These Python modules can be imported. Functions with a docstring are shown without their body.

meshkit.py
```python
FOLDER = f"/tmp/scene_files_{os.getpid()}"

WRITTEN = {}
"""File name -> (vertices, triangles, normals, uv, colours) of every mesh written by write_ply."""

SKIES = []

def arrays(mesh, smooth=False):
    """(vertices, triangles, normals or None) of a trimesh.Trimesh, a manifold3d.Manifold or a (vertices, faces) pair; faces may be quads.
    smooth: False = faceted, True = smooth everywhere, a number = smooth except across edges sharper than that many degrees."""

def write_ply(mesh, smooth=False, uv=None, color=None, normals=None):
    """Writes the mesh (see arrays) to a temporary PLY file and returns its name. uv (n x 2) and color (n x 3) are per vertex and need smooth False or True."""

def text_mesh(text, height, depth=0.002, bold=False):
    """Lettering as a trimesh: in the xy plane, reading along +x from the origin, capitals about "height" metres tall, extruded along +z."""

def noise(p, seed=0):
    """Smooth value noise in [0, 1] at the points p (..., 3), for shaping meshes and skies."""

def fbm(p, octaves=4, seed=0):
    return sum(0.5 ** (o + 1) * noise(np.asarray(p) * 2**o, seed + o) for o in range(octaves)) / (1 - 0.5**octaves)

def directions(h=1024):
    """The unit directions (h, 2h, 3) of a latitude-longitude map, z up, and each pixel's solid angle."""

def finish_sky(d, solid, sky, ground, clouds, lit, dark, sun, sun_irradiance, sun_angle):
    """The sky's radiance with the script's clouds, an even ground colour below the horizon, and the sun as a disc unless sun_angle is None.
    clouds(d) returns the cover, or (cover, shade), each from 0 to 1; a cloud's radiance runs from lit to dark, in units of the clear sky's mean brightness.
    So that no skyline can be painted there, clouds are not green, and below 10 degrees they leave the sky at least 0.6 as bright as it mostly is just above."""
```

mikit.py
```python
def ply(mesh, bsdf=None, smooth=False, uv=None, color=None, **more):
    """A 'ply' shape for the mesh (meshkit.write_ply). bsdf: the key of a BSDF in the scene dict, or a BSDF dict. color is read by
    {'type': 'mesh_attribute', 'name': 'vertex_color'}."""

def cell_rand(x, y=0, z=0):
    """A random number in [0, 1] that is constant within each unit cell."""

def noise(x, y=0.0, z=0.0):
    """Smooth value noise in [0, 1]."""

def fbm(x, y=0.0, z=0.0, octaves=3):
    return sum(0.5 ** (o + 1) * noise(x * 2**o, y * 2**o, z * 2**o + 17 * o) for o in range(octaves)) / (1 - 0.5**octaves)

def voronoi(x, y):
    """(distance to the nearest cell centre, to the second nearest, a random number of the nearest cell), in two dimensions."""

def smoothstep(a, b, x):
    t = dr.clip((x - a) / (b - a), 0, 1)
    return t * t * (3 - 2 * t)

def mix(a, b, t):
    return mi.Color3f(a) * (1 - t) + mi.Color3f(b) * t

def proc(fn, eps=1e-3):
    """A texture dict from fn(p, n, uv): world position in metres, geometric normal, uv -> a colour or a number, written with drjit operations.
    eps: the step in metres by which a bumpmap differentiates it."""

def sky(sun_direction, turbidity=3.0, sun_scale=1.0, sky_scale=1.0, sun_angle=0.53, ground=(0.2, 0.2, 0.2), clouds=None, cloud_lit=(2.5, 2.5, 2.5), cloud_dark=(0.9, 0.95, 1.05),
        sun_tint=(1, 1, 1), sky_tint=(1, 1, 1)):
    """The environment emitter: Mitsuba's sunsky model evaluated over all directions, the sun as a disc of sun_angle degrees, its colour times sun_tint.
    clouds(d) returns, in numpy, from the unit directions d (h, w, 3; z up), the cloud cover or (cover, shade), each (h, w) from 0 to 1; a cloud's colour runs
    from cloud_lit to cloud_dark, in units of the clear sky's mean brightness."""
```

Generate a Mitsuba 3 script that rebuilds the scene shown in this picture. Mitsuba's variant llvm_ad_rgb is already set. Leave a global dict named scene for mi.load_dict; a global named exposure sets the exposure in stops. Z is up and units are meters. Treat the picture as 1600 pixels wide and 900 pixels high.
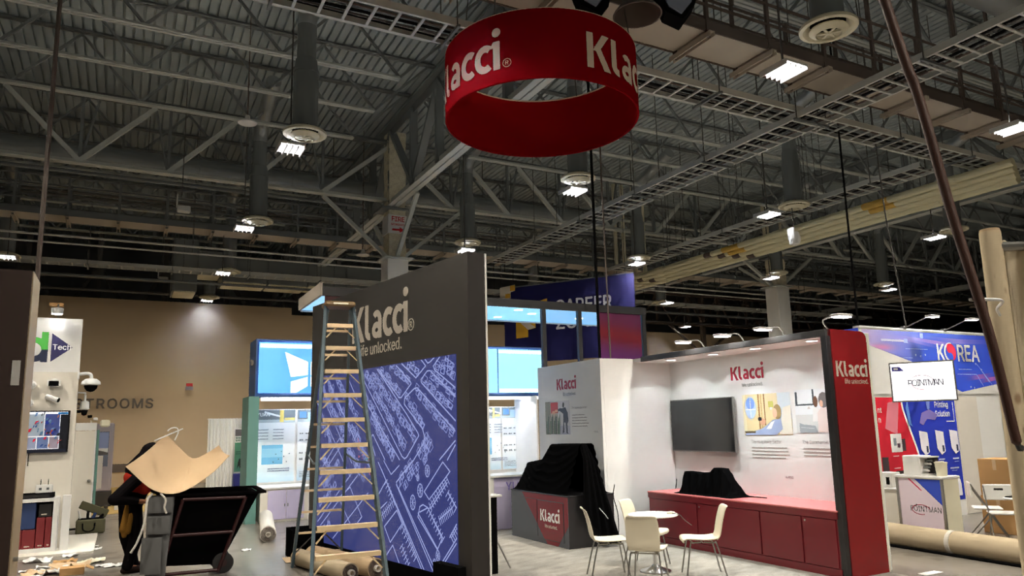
import math, random, numpy as np, trimesh, mitsuba as mi, mikit, meshkit
import drjit as dr
from shapely.geometry import Polygon, LineString, Point, box as sbox
from shapely.ops import unary_union
from shapely import affinity

T = mi.ScalarTransform4f
scene, labels = {}, {}
PI = math.pi
rng = random.Random(7)

# ---------------------------------------------------------------- camera, exposure
# the hall: x runs along the roof joists, y along the girders, z up; the photographer stands at the origin
CAM = np.array([0, 0, 1.95])
YAW, PITCH, ROLL, FOCAL = 1.0778166, 0.160966, -0.0248235, 1146.36
FWD = np.array([math.cos(YAW) * math.cos(PITCH), math.sin(YAW) * math.cos(PITCH), math.sin(PITCH)])
RGT = np.array([math.sin(YAW), -math.cos(YAW), 0])
UPV = np.cross(RGT, FWD)
UPV = -math.sin(ROLL) * RGT + math.cos(ROLL) * UPV
scene['camera'] = {'type': 'perspective', 'fov': math.degrees(2 * math.atan(800 / FOCAL)), 'fov_axis': 'x', 'near_clip': 0.05, 'far_clip': 300.0,
                   'principal_point_offset_x': -7.62 / 1600, 'principal_point_offset_y': -28.405 / 900,
                   'to_world': T().look_at(origin=CAM.tolist(), target=(CAM + FWD).tolist(), up=UPV.tolist())}
exposure = 0.0
# radiance of the lamps the hall has; their shapes stand with their fixtures below
HIGHBAY = (800.0, 740.0, 625.0)
DOWNLIGHT = (60.0, 64.0, 64.0)
DOWNBEAM = (5.4, 6.2, 6.2)
ARMSPOT = (60.0, 60.0, 58.0)

# ---------------------------------------------------------------- materials
def lin(c):
    c = np.asarray(c, float) / 255
    return np.where(c <= 0.04045, c / 12.92, ((c + 0.055) / 1.055) ** 2.4).tolist()

def rgb(c):
    return {'type': 'rgb', 'value': lin(c)}

def mat(name, c, rough=None, metal=0.0, **more):
    if rough is None:
        b = {'type': 'diffuse', 'reflectance': c if isinstance(c, dict) else rgb(c)}
    else:
        b = {'type': 'principled', 'base_color': c if isinstance(c, dict) else rgb(c), 'roughness': rough, 'metallic': metal, **more}
    scene['m_' + name] = {'type': 'twosided', 'bsdf': b}
    return 'm_' + name

def floor_fn(p, n, uv):
    a = mikit.fbm(p.x * 0.9, p.y * 0.9, 0.0, 4)
    b = mikit.noise(p.x * 14, p.y * 14)
    s = mikit.smoothstep(0.62, 0.75, mikit.fbm(p.x * 2.3 + 9, p.y * 2.3, 3.0, 3))
    return mikit.mix(lin((84, 79, 73)), lin((116, 111, 104)), dr.clip(0.25 + 0.7 * a + 0.1 * b - 0.35 * s, 0, 1))

def carpet_fn(p, n, uv):
    a = mikit.fbm(p.x * 3.2 + p.y * 1.4, p.y * 8.0 - p.x * 3.0, 0.0, 3)
    b = mikit.noise(p.x * 90, p.y * 90)
    return mikit.mix(lin((126, 122, 116)), lin((166, 162, 154)), dr.clip(a * 1.1 + 0.25 * (b - 0.5), 0, 1))

def fire_fn(p, n, uv):
    a = mikit.fbm(p.x * 9, p.y * 9, p.z * 9, 3)
    b = mikit.fbm(p.x * 34, p.y * 34, p.z * 34, 2)
    return mikit.mix(lin((176, 166, 142)), lin((242, 236, 214)), dr.clip(a * 0.8 + b * 0.5 - 0.2, 0, 1))

def deck_fn(p, n, uv):
    a = mikit.fbm(p.x * 0.4, p.y * 0.25, 0.0, 3)
    return mikit.mix(lin((142, 151, 154)), lin((176, 186, 188)), a)

def rust_fn(p, n, uv):
    a = mikit.fbm(p.x * 22, p.y * 22, p.z * 9, 3)
    return mikit.mix(lin((214, 196, 166)), lin((128, 84, 48)), mikit.smoothstep(0.66, 0.8, a) * 0.7)

mat('floor', mikit.proc(floor_fn), 0.24, specular=0.55)
mat('carpet', mikit.proc(carpet_fn))
mat('fireproof', mikit.proc(fire_fn))
mat('deck', mikit.proc(deck_fn), 0.45, 0.0)
mat('rusty_tube', mikit.proc(rust_fn))
mat('print', {'type': 'mesh_attribute', 'name': 'vertex_color'}, 0.45, specular=0.35)
for nm, c, *r in (
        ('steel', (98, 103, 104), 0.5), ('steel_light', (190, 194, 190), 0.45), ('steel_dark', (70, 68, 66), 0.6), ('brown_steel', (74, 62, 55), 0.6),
        ('galv', (150, 155, 157), 0.32, 0.7), ('galv_dark', (112, 117, 117), 0.4, 0.3), ('tray', (206, 208, 204), 0.4, 0.2),
        ('cream', (226, 220, 196), 0.5), ('pvc', (218, 212, 178), 0.4), ('pvc_yellow', (196, 160, 70), 0.5), ('black', (14, 14, 15)), ('black_matte', (12, 12, 13)),
        ('panel_beige', (176, 166, 154)), ('tan_wall', (186, 165, 137)), ('upper_wall', (92, 94, 96)), ('hall_wall', (150, 146, 138)),
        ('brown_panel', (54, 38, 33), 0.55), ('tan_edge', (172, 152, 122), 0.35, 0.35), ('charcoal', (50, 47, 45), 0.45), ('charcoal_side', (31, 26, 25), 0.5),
        ('white', (224, 223, 220), 0.5), ('white_matte', (232, 230, 226)), ('warm_white', (222, 216, 204), 0.5), ('white_gloss', (240, 239, 236), 0.25),
        ('letter', (196, 186, 174), 0.5), ('ring_letter', (216, 196, 178), 0.6), ('ring_red', (124, 11, 19)), ('ring_red_in', (150, 20, 24)),
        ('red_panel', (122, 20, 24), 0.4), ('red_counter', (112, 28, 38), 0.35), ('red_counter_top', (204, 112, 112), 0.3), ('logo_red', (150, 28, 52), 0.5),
        ('counter_grey', (72, 75, 80), 0.4), ('counter_dark', (34, 33, 35), 0.4), ('cloth_black', (10, 10, 11)), ('tv_black', (20, 20, 22), 0.12), ('tv_frame', (120, 118, 115), 0.3, 0.6),
        ('chair_shell', (218, 208, 186), 0.45), ('chrome', (205, 205, 205), 0.15, 1.0), ('chrome_dull', (150, 148, 144), 0.3, 0.9), ('table_white', (238, 236, 230), 0.3),
        ('cardboard', (190, 150, 104)), ('cardboard_pale', (208, 180, 146)), ('kraft_roll', (176, 152, 122)), ('fibre_roll', (214, 208, 198)), ('roll_tan', (184, 168, 142)),
        ('lilac', (196, 188, 218), 0.45), ('teal', (96, 140, 132), 0.5), ('navy', (30, 30, 68)), ('blue_panel', (48, 70, 190), 0.45), ('blue_soffit', (110, 178, 232), 0.3),
        ('ladder_blue', (74, 92, 102), 0.4), ('ladder_step', (224, 198, 158), 0.35, 0.2), ('ladder_cap', (116, 92, 62), 0.45),
        ('skin', (150, 104, 80)), ('cloth_dark', (20, 18, 20)), ('cloth_red', (170, 52, 40)), ('cloth_ochre', (134, 96, 44)), ('shoe', (46, 36, 34)), ('grey_cloth', (104, 104, 104)),
        ('cart_black', (9, 8, 9)), ('cart_red', (48, 15, 17), 0.45), ('rubber', (28, 27, 27), 0.8), ('rope_brown', (74, 44, 34), 0.55), ('drape', (206, 192, 168)),
        ('olive', (78, 76, 54), 0.8), ('file_blue', (34, 54, 98), 0.6), ('file_red', (112, 26, 32), 0.6), ('yellow_mat', (186, 158, 104)), ('kiosk', (150, 142, 150), 0.5),
        ('sign_red', (196, 36, 44), 0.5), ('rest_letter', (72, 62, 54), 0.6), ('white_plastic', (236, 236, 232), 0.35), ('orange_bit', (196, 130, 70)), ('green_print', (70, 140, 104), 0.5),
        ('blue_cloth', (44, 48, 130), 0.7), ('speaker_face', (150, 160, 184), 0.6), ('screen_glass', (10, 12, 26), 0.3), ('header_frame', (50, 78, 122), 0.45), ('hall_dark', (58, 56, 55))):
    mat(nm, c, *(r[:2] if r else ()))
scene['m_film'] = {'type': 'principledthin', 'base_color': rgb((245, 243, 242)), 'roughness': 0.25, 'spec_trans': 0.97, 'diff_trans': 0.6, 'eta': 1.4}

# ---------------------------------------------------------------- mesh helpers
def bx(x0, x1, y0, y1, z0, z1):
    m = trimesh.creation.box((x1 - x0, y1 - y0, z1 - z0))
    m.apply_translation(((x0 + x1) / 2, (y0 + y1) / 2, (z0 + z1) / 2))
    return m

def rbx(x0, x1, y0, y1, z0, z1, r=0.01):
    """box with chamfered edges"""
    a = []
    for s in ((0, r, r), (r, 0, r), (r, r, 0)):
        a.append(bx(x0 + s[0], x1 - s[0], y0 + s[1], y1 - s[1], z0 + s[2], z1 - s[2]))
    return trimesh.convex.convex_hull(np.vstack([m.vertices for m in a]))

def bar(p, q, w, h=None):
    """square or flat bar from p to q, w wide (level), h tall"""
    p, q = np.asarray(p, float), np.asarray(q, float)
    d = q - p
    L = np.linalg.norm(d)
    d = d / L
    a = np.cross(d, (0, 0, 1)) if abs(d[2]) < 0.99 else np.array([1.0, 0, 0])
    a /= np.linalg.norm(a)
    b = np.cross(a, d)
    m = trimesh.creation.box((L, w, h or w))
    M = np.eye(4)
    M[:3, 0], M[:3, 1], M[:3, 2], M[:3, 3] = d, a, b, (p + q) / 2
    if np.linalg.det(M[:3, :3]) < 0:
        M[:3, 1] *= -1
    m.apply_transform(M)
    return m

def angles(p, q, w, gap=0.03):
    """a pair of steel angles back to back with a gap, as one chord"""
    p, q = np.asarray(p, float), np.asarray(q, float)
    d = (q - p) / np.linalg.norm(q - p)
    a = np.cross(d, (0, 0, 1))
    a = a / np.linalg.norm(a) if np.linalg.norm(a) > 0.05 else np.array([1.0, 0, 0])
    o = []
    for s in (-1, 1):
        c = a * s * (gap / 2 + w / 4)
        o.append(bar(p + c, q + c, w / 2, 0.015))
        c2 = a * s * (gap / 2 + 0.008) + np.array([0, 0, w * 0.25])
        o.append(bar(p + c2, q + c2, 0.015, w * 0.5))
    return cat(o)

def tube(pts, r, n=8, closed=True):
    p = np.asarray(pts, float)
    t = np.gradient(p, axis=0)
    t /= np.linalg.norm(t, axis=1, keepdims=True) + 1e-12
    up = np.array([0.13, 0.21, 0.97]) if abs(t[:, 2]).mean() < 0.8 else np.array([0.96, 0.2, 0.1])
    a = np.cross(t, up)
    a /= np.linalg.norm(a, axis=1, keepdims=True) + 1e-12
    b = np.cross(t, a)
    th = np.arange(n) * 2 * PI / n
    r = np.broadcast_to(r, (len(p),))
    v = p[:, None] + r[:, None, None] * (np.cos(th)[None, :, None] * a[:, None] + np.sin(th)[None, :, None] * b[:, None])
    f = []
    for i in range(len(p) - 1):
        for j in range(n):
            k = (j + 1) % n
            f += [[i * n + j, (i + 1) * n + j, (i + 1) * n + k], [i * n + j, (i + 1) * n + k, i * n + k]]
    v = v.reshape(-1, 3)
    if closed:
        c0, c1 = len(v), len(v) + 1
        v = np.vstack([v, p[0], p[-1]])
        for j in range(n):
            k = (j + 1) % n
            f += [[c0, j, k], [c1, (len(p) - 1) * n + k, (len(p) - 1) * n + j]]
    m = trimesh.Trimesh(v, np.array(f), process=False)
    m.fix_normals()
    return m

def curve(pts, n=24):
    """Catmull-Rom through the points"""
    P = np.asarray(pts, float)
    P = np.vstack([2 * P[0] - P[1], P, 2 * P[-1] - P[-2]])
    o = []
    for i in range(1, len(P) - 2):
        for t in np.linspace(0, 1, n, endpoint=False):
            a, b, c, d = P[i - 1:i + 3]
            o.append(0.5 * (2 * b + (c - a) * t + (2 * a - 5 * b + 4 * c - d) * t * t + (3 * b - a - 3 * c + d) * t ** 3))
    o.append(P[-2])
    return np.array(o)

def rod(p, q, r, n=8):
    return tube([p, q], r, n)

def lathe(profile, n=32, at=(0, 0, 0)):
    m = trimesh.creation.revolve(np.asarray(profile, float), sections=n)
    if m.volume < 0:
        m.invert()
    m.apply_translation(at)
    return m

def cat(ms):
    return trimesh.util.concatenate(list(ms))

def grid(fn, nu, nv):
    """a sheet of (nu+1) x (nv+1) points fn(u, v)"""
    U, V = np.meshgrid(np.linspace(0, 1, nu + 1), np.linspace(0, 1, nv + 1), indexing='ij')
    v = np.array([fn(a, b) for a, b in zip(U.ravel(), V.ravel())], float)
    i, j = np.meshgrid(np.arange(nu), np.arange(nv), indexing='ij')
    q = np.stack([i * (nv + 1) + j, (i + 1) * (nv + 1) + j, (i + 1) * (nv + 1) + j + 1, i * (nv + 1) + j + 1], -1).reshape(-1, 4)
    return trimesh.Trimesh(v, np.vstack([q[:, [0, 1, 2]], q[:, [0, 2, 3]]]), process=False)

def thick(m, t):
    """a sheet given thickness along its normals"""
    n = np.array(m.vertex_normals)
    v0 = np.array(m.vertices)
    e = trimesh.grouping.group_rows(m.edges_sorted, require_count=1)
    be = m.edges[e]
    k = len(v0)
    side = np.vstack([[[a, k + b, b], [a, k + a, k + b]] for a, b in be]) if len(be) else np.zeros((0, 3), int)
    o = trimesh.Trimesh(np.vstack([v0, v0 - n * t]), np.vstack([m.faces, m.faces[:, ::-1] + k, side]), process=False)
    return o

class Fr:
    """an upright plane: a runs to the right, b up, c out of it towards the viewer; ang is the heading of a"""
    def __init__(s, o, ang=0.0):
        s.o = np.asarray(o, float)
        s.ex = np.array([math.cos(ang), math.sin(ang), 0])
        s.ey = np.array([0, 0, 1.0])
        s.n = np.cross(s.ex, s.ey)
        s.M = np.eye(4)
        s.M[:3, 0], s.M[:3, 1], s.M[:3, 2], s.M[:3, 3] = s.ex, s.ey, s.n, s.o
    def pt(s, a, b, c=0):
        return s.o + s.ex * a + s.ey * b + s.n * c
    def put(s, m):
        m = m.copy()
        m.apply_transform(s.M)
        return m
    def box(s, a0, a1, b0, b1, c0, c1, r=0):
        return s.put(rbx(a0, a1, b0, b1, c0, c1, r) if r else bx(a0, a1, b0, b1, c0, c1))
    def prism(s, poly, c0, c1):
        o = []
        for g in getattr(poly, 'geoms', [poly]):
            if g.is_empty or g.area < 1e-8:
                continue
            m = trimesh.creation.extrude_polygon(g, c1 - c0, engine='earcut')
            m.apply_translation((0, 0, c0))
            o.append(m)
        return s.put(cat(o))
    def text(s, txt, a, b, h, c=0.002, d=0.004, bold=True, sx=1.0, centre=False):
        m = text(txt, h, d, bold)
        w = m.bounds[1][0] * sx
        m.apply_scale((sx, 1, 1))
        m.apply_translation((a - (w / 2 if centre else 0), b, c))
        return s.put(m)

_txt = {}
def text(txt, h, d=0.004, bold=True):
    if (txt, bold) not in _txt:
        _txt[txt, bold] = meshkit.text_mesh(txt, 1.0, 1.0, bold)
    m = _txt[txt, bold].copy()
    m.apply_scale((h, h, d))
    return m

class Print:
    """flat print: coloured shapes on a plane, layer on layer"""
    def __init__(s, fr, c=0.002):
        s.fr, s.c, s.v, s.f, s.k, s.n = fr, c, [], [], [], 0
    def _add(s, v, f, col):
        s.v.append(v); s.f.append(np.asarray(f) + s.n); s.n += len(v)
        s.k.append(np.broadcast_to(lin(col), (len(v), 3)) if np.ndim(col) == 1 else np.array([lin(x) for x in col]))
    def poly(s, shape, col):
        if not hasattr(shape, 'geom_type'):
            shape = Polygon(shape)
        shape = shape if shape.is_valid else shape.buffer(0)
        for g in getattr(shape, 'geoms', [shape]):
            if g.geom_type != 'Polygon' or g.area < 1e-8:
                continue
            v, f = trimesh.creation.triangulate_polygon(g, engine='earcut')
            s._add(np.array([s.fr.pt(a, b, s.c) for a, b in v]), f, col)
        s.c += 0.0004
    def rect(s, a0, a1, b0, b1, col):
        s.poly(sbox(a0, b0, a1, b1), col)
    def line(s, pts, w, col):
        s.poly(LineString(pts).buffer(w / 2, cap_style=2, join_style=1, quad_segs=3), col)
    def oval(s, a, b, ra, rb, col, rot=0):
        s.poly(affinity.rotate(affinity.scale(Point(a, b).buffer(1, quad_segs=8), ra, rb), rot), col)
    def text(s, txt, a, b, h, col, bold=False, sx=1.0, centre=False):
        m = text(txt, h, 1.0, bold)
        keep = m.face_normals[:, 2] > 0.5
        v = np.array(m.vertices)
        w = v[:, 0].max() * sx
        off = -w / 2 if centre else 0
        s._add(np.array([s.fr.pt(a + off + x * sx, b + y, s.c) for x, y, z in v]), np.array(m.faces)[keep], col)
        s.c += 0.0004
    def shade(s, fn, a0, a1, b0, b1, na, nb):
        """a printed colour blend: fn(a, b) in 0..1 gives the ink colour"""
        g = grid(lambda u, v: s.fr.pt(a0 + (a1 - a0) * u, b0 + (b1 - b0) * v, s.c), na, nb)
        U, V = np.meshgrid(np.linspace(0, 1, na + 1), np.linspace(0, 1, nb + 1), indexing='ij')
        s._add(np.array(g.vertices), g.faces, [fn(a, b) for a, b in zip(U.ravel(), V.ravel())])
        s.c += 0.0004
    def done(s, name, parent, **k):
        v, f, c = np.vstack(s.v), np.vstack(s.f), np.vstack(s.k)
        used = np.unique(f)
        new = np.zeros(len(v), int); new[used] = np.arange(len(used))
        return obj(name, trimesh.Trimesh(v[used], new[f], process=False), 'm_print', parent, color=c[used], **k)

# ---------------------------------------------------------------- scene helpers
_n = {}
def key_for(name):
    k = _n.get(name, 0)
    _n[name] = k + 1
    return name if k == 0 else f'{name}_{k:03d}'

def tag(k, label=None, cat=None, group=None, kind=None):
    d = {}
    if label: d['label'] = label
    if cat: d['category'] = cat
    if group: d['group'] = group
    if kind: d['kind'] = kind
    if d: labels[k] = d

def thing(name, label, cat, group=None):
    k = key_for(name)
    tag(k, label, cat, group)
    return k

def obj(name, mesh, m, parent=None, label=None, cat=None, group=None, kind=None, smooth=False, emit=None, weight=1.0, color=None, tw=None):
    k = key_for((parent + '__' if parent else '') + name)
    d = dict(mesh) if isinstance(mesh, dict) else mikit.ply(mesh, m, smooth=smooth, color=color)
    if tw is not None: d['to_world'] = tw
    if emit is not None: d['emitter'] = {'type': 'area', 'radiance': {'type': 'rgb', 'value': list(emit)}, 'sampling_weight': weight}
    scene[k] = d
    tag(k, label, cat, group, kind)
    return k

ORD = ['first', 'second', 'third', 'fourth', 'fifth', 'sixth', 'seventh', 'eighth', 'ninth', 'tenth', 'eleventh', 'twelfth', 'thirteenth', 'fourteenth', 'fifteenth', 'sixteenth']

def klacci(h):
    """the wordmark as a shape, capital height h, origin at its left foot"""
    w = 0.2
    def st(pts, ww=w, cap=2):
        return LineString(pts).buffer(ww / 2, cap_style=cap, join_style=1, quad_segs=6)
    def arc(cx, cy, rx, ry, a0, a1, n=22):
        return [(cx + rx * math.cos(math.radians(a)), cy + ry * math.sin(math.radians(a))) for a in np.linspace(a0, a1, n)]
    g = [sbox(0, 0, w, 1), Polygon([(0.18, 0.5), (0.5, 1), (0.74, 1), (0.38, 0.5)]), Polygon([(0.22, 0.62), (0.42, 0.62), (0.78, -0.02), (0.54, -0.02)])]
    x = 0.82
    g += [sbox(x, 0.2, x + w, 1), st([(x + w / 2, 0.3)] + arc(x + w / 2 + 0.18, 0.26, 0.18, 0.17, 180, 270), w)]
    g.append(st(arc(x + w / 2 + 0.18, 0.26, 0.18, 0.17, 180, 280), w))
    x = 1.26
    g += [st(arc(x + 0.27, 0.235, 0.185, 0.145, 0, 360), 0.17), sbox(x + 0.37, 0.0, x + 0.56, 0.52), st(arc(x + 0.27, 0.5, 0.19, 0.2, 0, 140), 0.18)]
    for x in (1.9, 2.46):
        g.append(st(arc(x + 0.34, 0.385, 0.25, 0.3, 52, 308), 0.2))
    x = 3.06
    g += [sbox(x, 0, x + w, 0.8), Polygon([(x, 0.8), (x - 0.1, 0.62), (x, 0.62)]), Point(x + w / 2, 1.05).buffer(0.13)]
    s = unary_union([q.buffer(0) for q in g]).simplify(0.006)
    return affinity.scale(s, h, h, origin=(0, 0))

def seen(p):
    """whether the photograph's frame takes in the point: only for counting rows in labels"""
    d = np.asarray(p, float) - CAM
    z = d @ FWD
    r2 = np.cross(FWD, UPV)
    return z > 0 and abs(7.62 + FOCAL * (d @ r2) / z) < 800 and abs(28.4 - FOCAL * (d @ UPV) / z) < 450

def registered(h):
    m = [Point(0, 0).buffer(h).difference(Point(0, 0).buffer(h * 0.82))]
    m.append(unary_union([sbox(-0.35 * h, -0.5 * h, -0.2 * h, 0.5 * h), LineString([(-0.3 * h, 0.43 * h), (0.15 * h, 0.43 * h), (0.28 * h, 0.22 * h), (0.15 * h, 0.02 * h), (-0.3 * h, 0.02 * h)]).buffer(0.07 * h),
                          LineString([(0, 0), (0.3 * h, -0.48 * h)]).buffer(0.07 * h)]))
    return unary_union(m)

# ================================================================ the hall
obj('floor', bx(-26, 78, -16, 48, -0.15, 0), 'm_floor', kind='structure', label='polished grey concrete hall floor')
rib = 0.2
nr = int(104 / rib)
prof = []
for i in range(nr):
    x = -26 + i * rib
    prof += [(x, 11.0), (x + 0.145, 11.0), (x + 0.152, 11.09), (x + 0.193, 11.09)]
prof.append((-26 + nr * rib, 11.0))
prof = np.array(prof)
ya, yb = -16.0, 48.0
V = np.vstack([np.c_[prof[:, 0], np.full(len(prof), ya), prof[:, 1]], np.c_[prof[:, 0], np.full(len(prof), yb), prof[:, 1]]])
k = len(prof)
i = np.arange(k - 1)
deck = trimesh.Trimesh(V, np.vstack([np.c_[i, i + 1, i + k + 1], np.c_[i, i + k + 1, i + k]]), process=False)
obj('ceiling', deck, 'm_deck', kind='structure', label='ribbed grey metal roof deck')
obj('wall_back', cat([bx(-26, 6.3, 32.5, 32.8, 0, 7.25), bx(6.3, 78, 32.56, 32.8, 0, 6.95)]), 'm_tan_wall', kind='structure', label='tan wall behind the booths')
obj('wall_back_upper', bx(-26, 78, 40, 40.2, 0, 11), 'm_upper_wall', kind='structure')
obj('wall_left', bx(-26.2, -26, -16, 48, 0, 11.1), 'm_hall_wall', kind='structure')
obj('wall_right', bx(78, 78.2, -16, 48, 0, 11.1), 'm_hall_dark', kind='structure')
obj('wall_front', bx(-26, 78, -16.2, -16, 0, 11.1), 'm_hall_wall', kind='structure')
obj('trim_1', bx(-26, 5.0, 32.44, 32.5, 0.55, 0.86), 'm_brown_steel', kind='structure', label='dark rail along the tan wall')

wallf = Fr((0, 32.49, 0))
rl = thing('restrooms_sign', 'dark raised letters reading RESTROOMS on the tan wall', 'sign')
x = -2.35
for ch in 'RESTROOMS':
    m = text(ch, 0.36, 0.03, True)
    obj('letter', wallf.text(ch, x, 2.98, 0.36, 0.003, 0.03), 'm_rest_letter', rl)
    x += m.bounds[1][0] + 0.05
es = thing('alarm_light', 'small red alarm light high on the tan wall', 'alarm light')
obj('lens', bx(2.22, 2.46, 32.42, 32.5, 3.83, 3.95), 'm_sign_red', es)
obj('housing', bx(2.2, 2.48, 32.44, 32.5, 3.68, 3.83), 'm_kiosk', es)

# ---- roof joists: one thing for each bay and line
bays = [(-9.1, 6.6), (6.6, 22.3), (22.3, 38.0), (38.0, 53.7)]
bayname = ['bay left of the sprayed column', 'bay between the two columns', 'bay right of the second column', 'far right bay']
jy = [12.53 + 1.83 * k for k in range(-2, 11) if k != 4]
for bi, (xa, xb) in enumerate(bays):
    nth = -1
    for y in jy:
        nth += any(seen((x, y, 9.45)) for x in np.linspace(xa + 1.65, xb - 1.65, 20))
        if nth < 0:
            continue
        q = max(nth, 0)
        t = thing('roof_joist', f'{ORD[q]} open web roof joist from the camera, {bayname[bi]}', 'roof joist', 'roof joists')
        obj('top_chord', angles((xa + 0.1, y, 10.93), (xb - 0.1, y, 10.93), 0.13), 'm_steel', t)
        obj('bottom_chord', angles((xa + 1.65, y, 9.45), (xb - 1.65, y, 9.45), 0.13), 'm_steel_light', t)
        nodes = np.linspace(xa + 1.65, xb - 1.65, 6)
        tops = [xa + 0.3] + [(nodes[j] + nodes[j + 1]) / 2 for j in range(5)] + [xb - 0.3]
        for j in range(6):
            obj('web', bar((tops[j], y, 10.88), (nodes[j], y, 9.5), 0.05, 0.05), 'm_steel', t)
            obj('web', bar((nodes[j], y, 9.5), (tops[j + 1], y, 10.88), 0.05, 0.05), 'm_steel', t)

# ---- the truss on the column line
for bi, (xa, xb) in enumerate(bays):
    t = thing('column_line_truss', f'deep grey steel truss on the column line, {bayname[bi]}', 'truss', 'column line trusses')
    y = 20.0
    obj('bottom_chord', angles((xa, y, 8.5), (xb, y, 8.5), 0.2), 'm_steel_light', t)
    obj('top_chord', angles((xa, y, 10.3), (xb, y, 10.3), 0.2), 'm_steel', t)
    n = 8
    st = (xb - xa) / n
    for j in range(n):
        l, r = xa + j * st, xa + (j + 1) * st
        if j < n // 2:
            obj('diagonal', bar((l + 0.35 * (j > 0), y, 10.22), (r, y, 8.56), 0.11, 0.11), 'm_steel_light', t)
        else:
            obj('diagonal', bar((r - 0.35 * (j < n - 1), y, 10.22), (l, y, 8.56), 0.11, 0.11), 'm_steel_light', t)
        if j < n - 1:
            e = 1 if j < n // 2 else -1
            obj('vertical', bar((r, y + 0.04, 8.55), (r, y + 0.04, 10.25), 0.07, 0.07), 'm_steel', t)
            obj('strut', bar((r + 0.03 * e, y, 8.58), (r + 0.35 * e, y, 10.22), 0.05, 0.05), 'm_steel', t)

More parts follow.
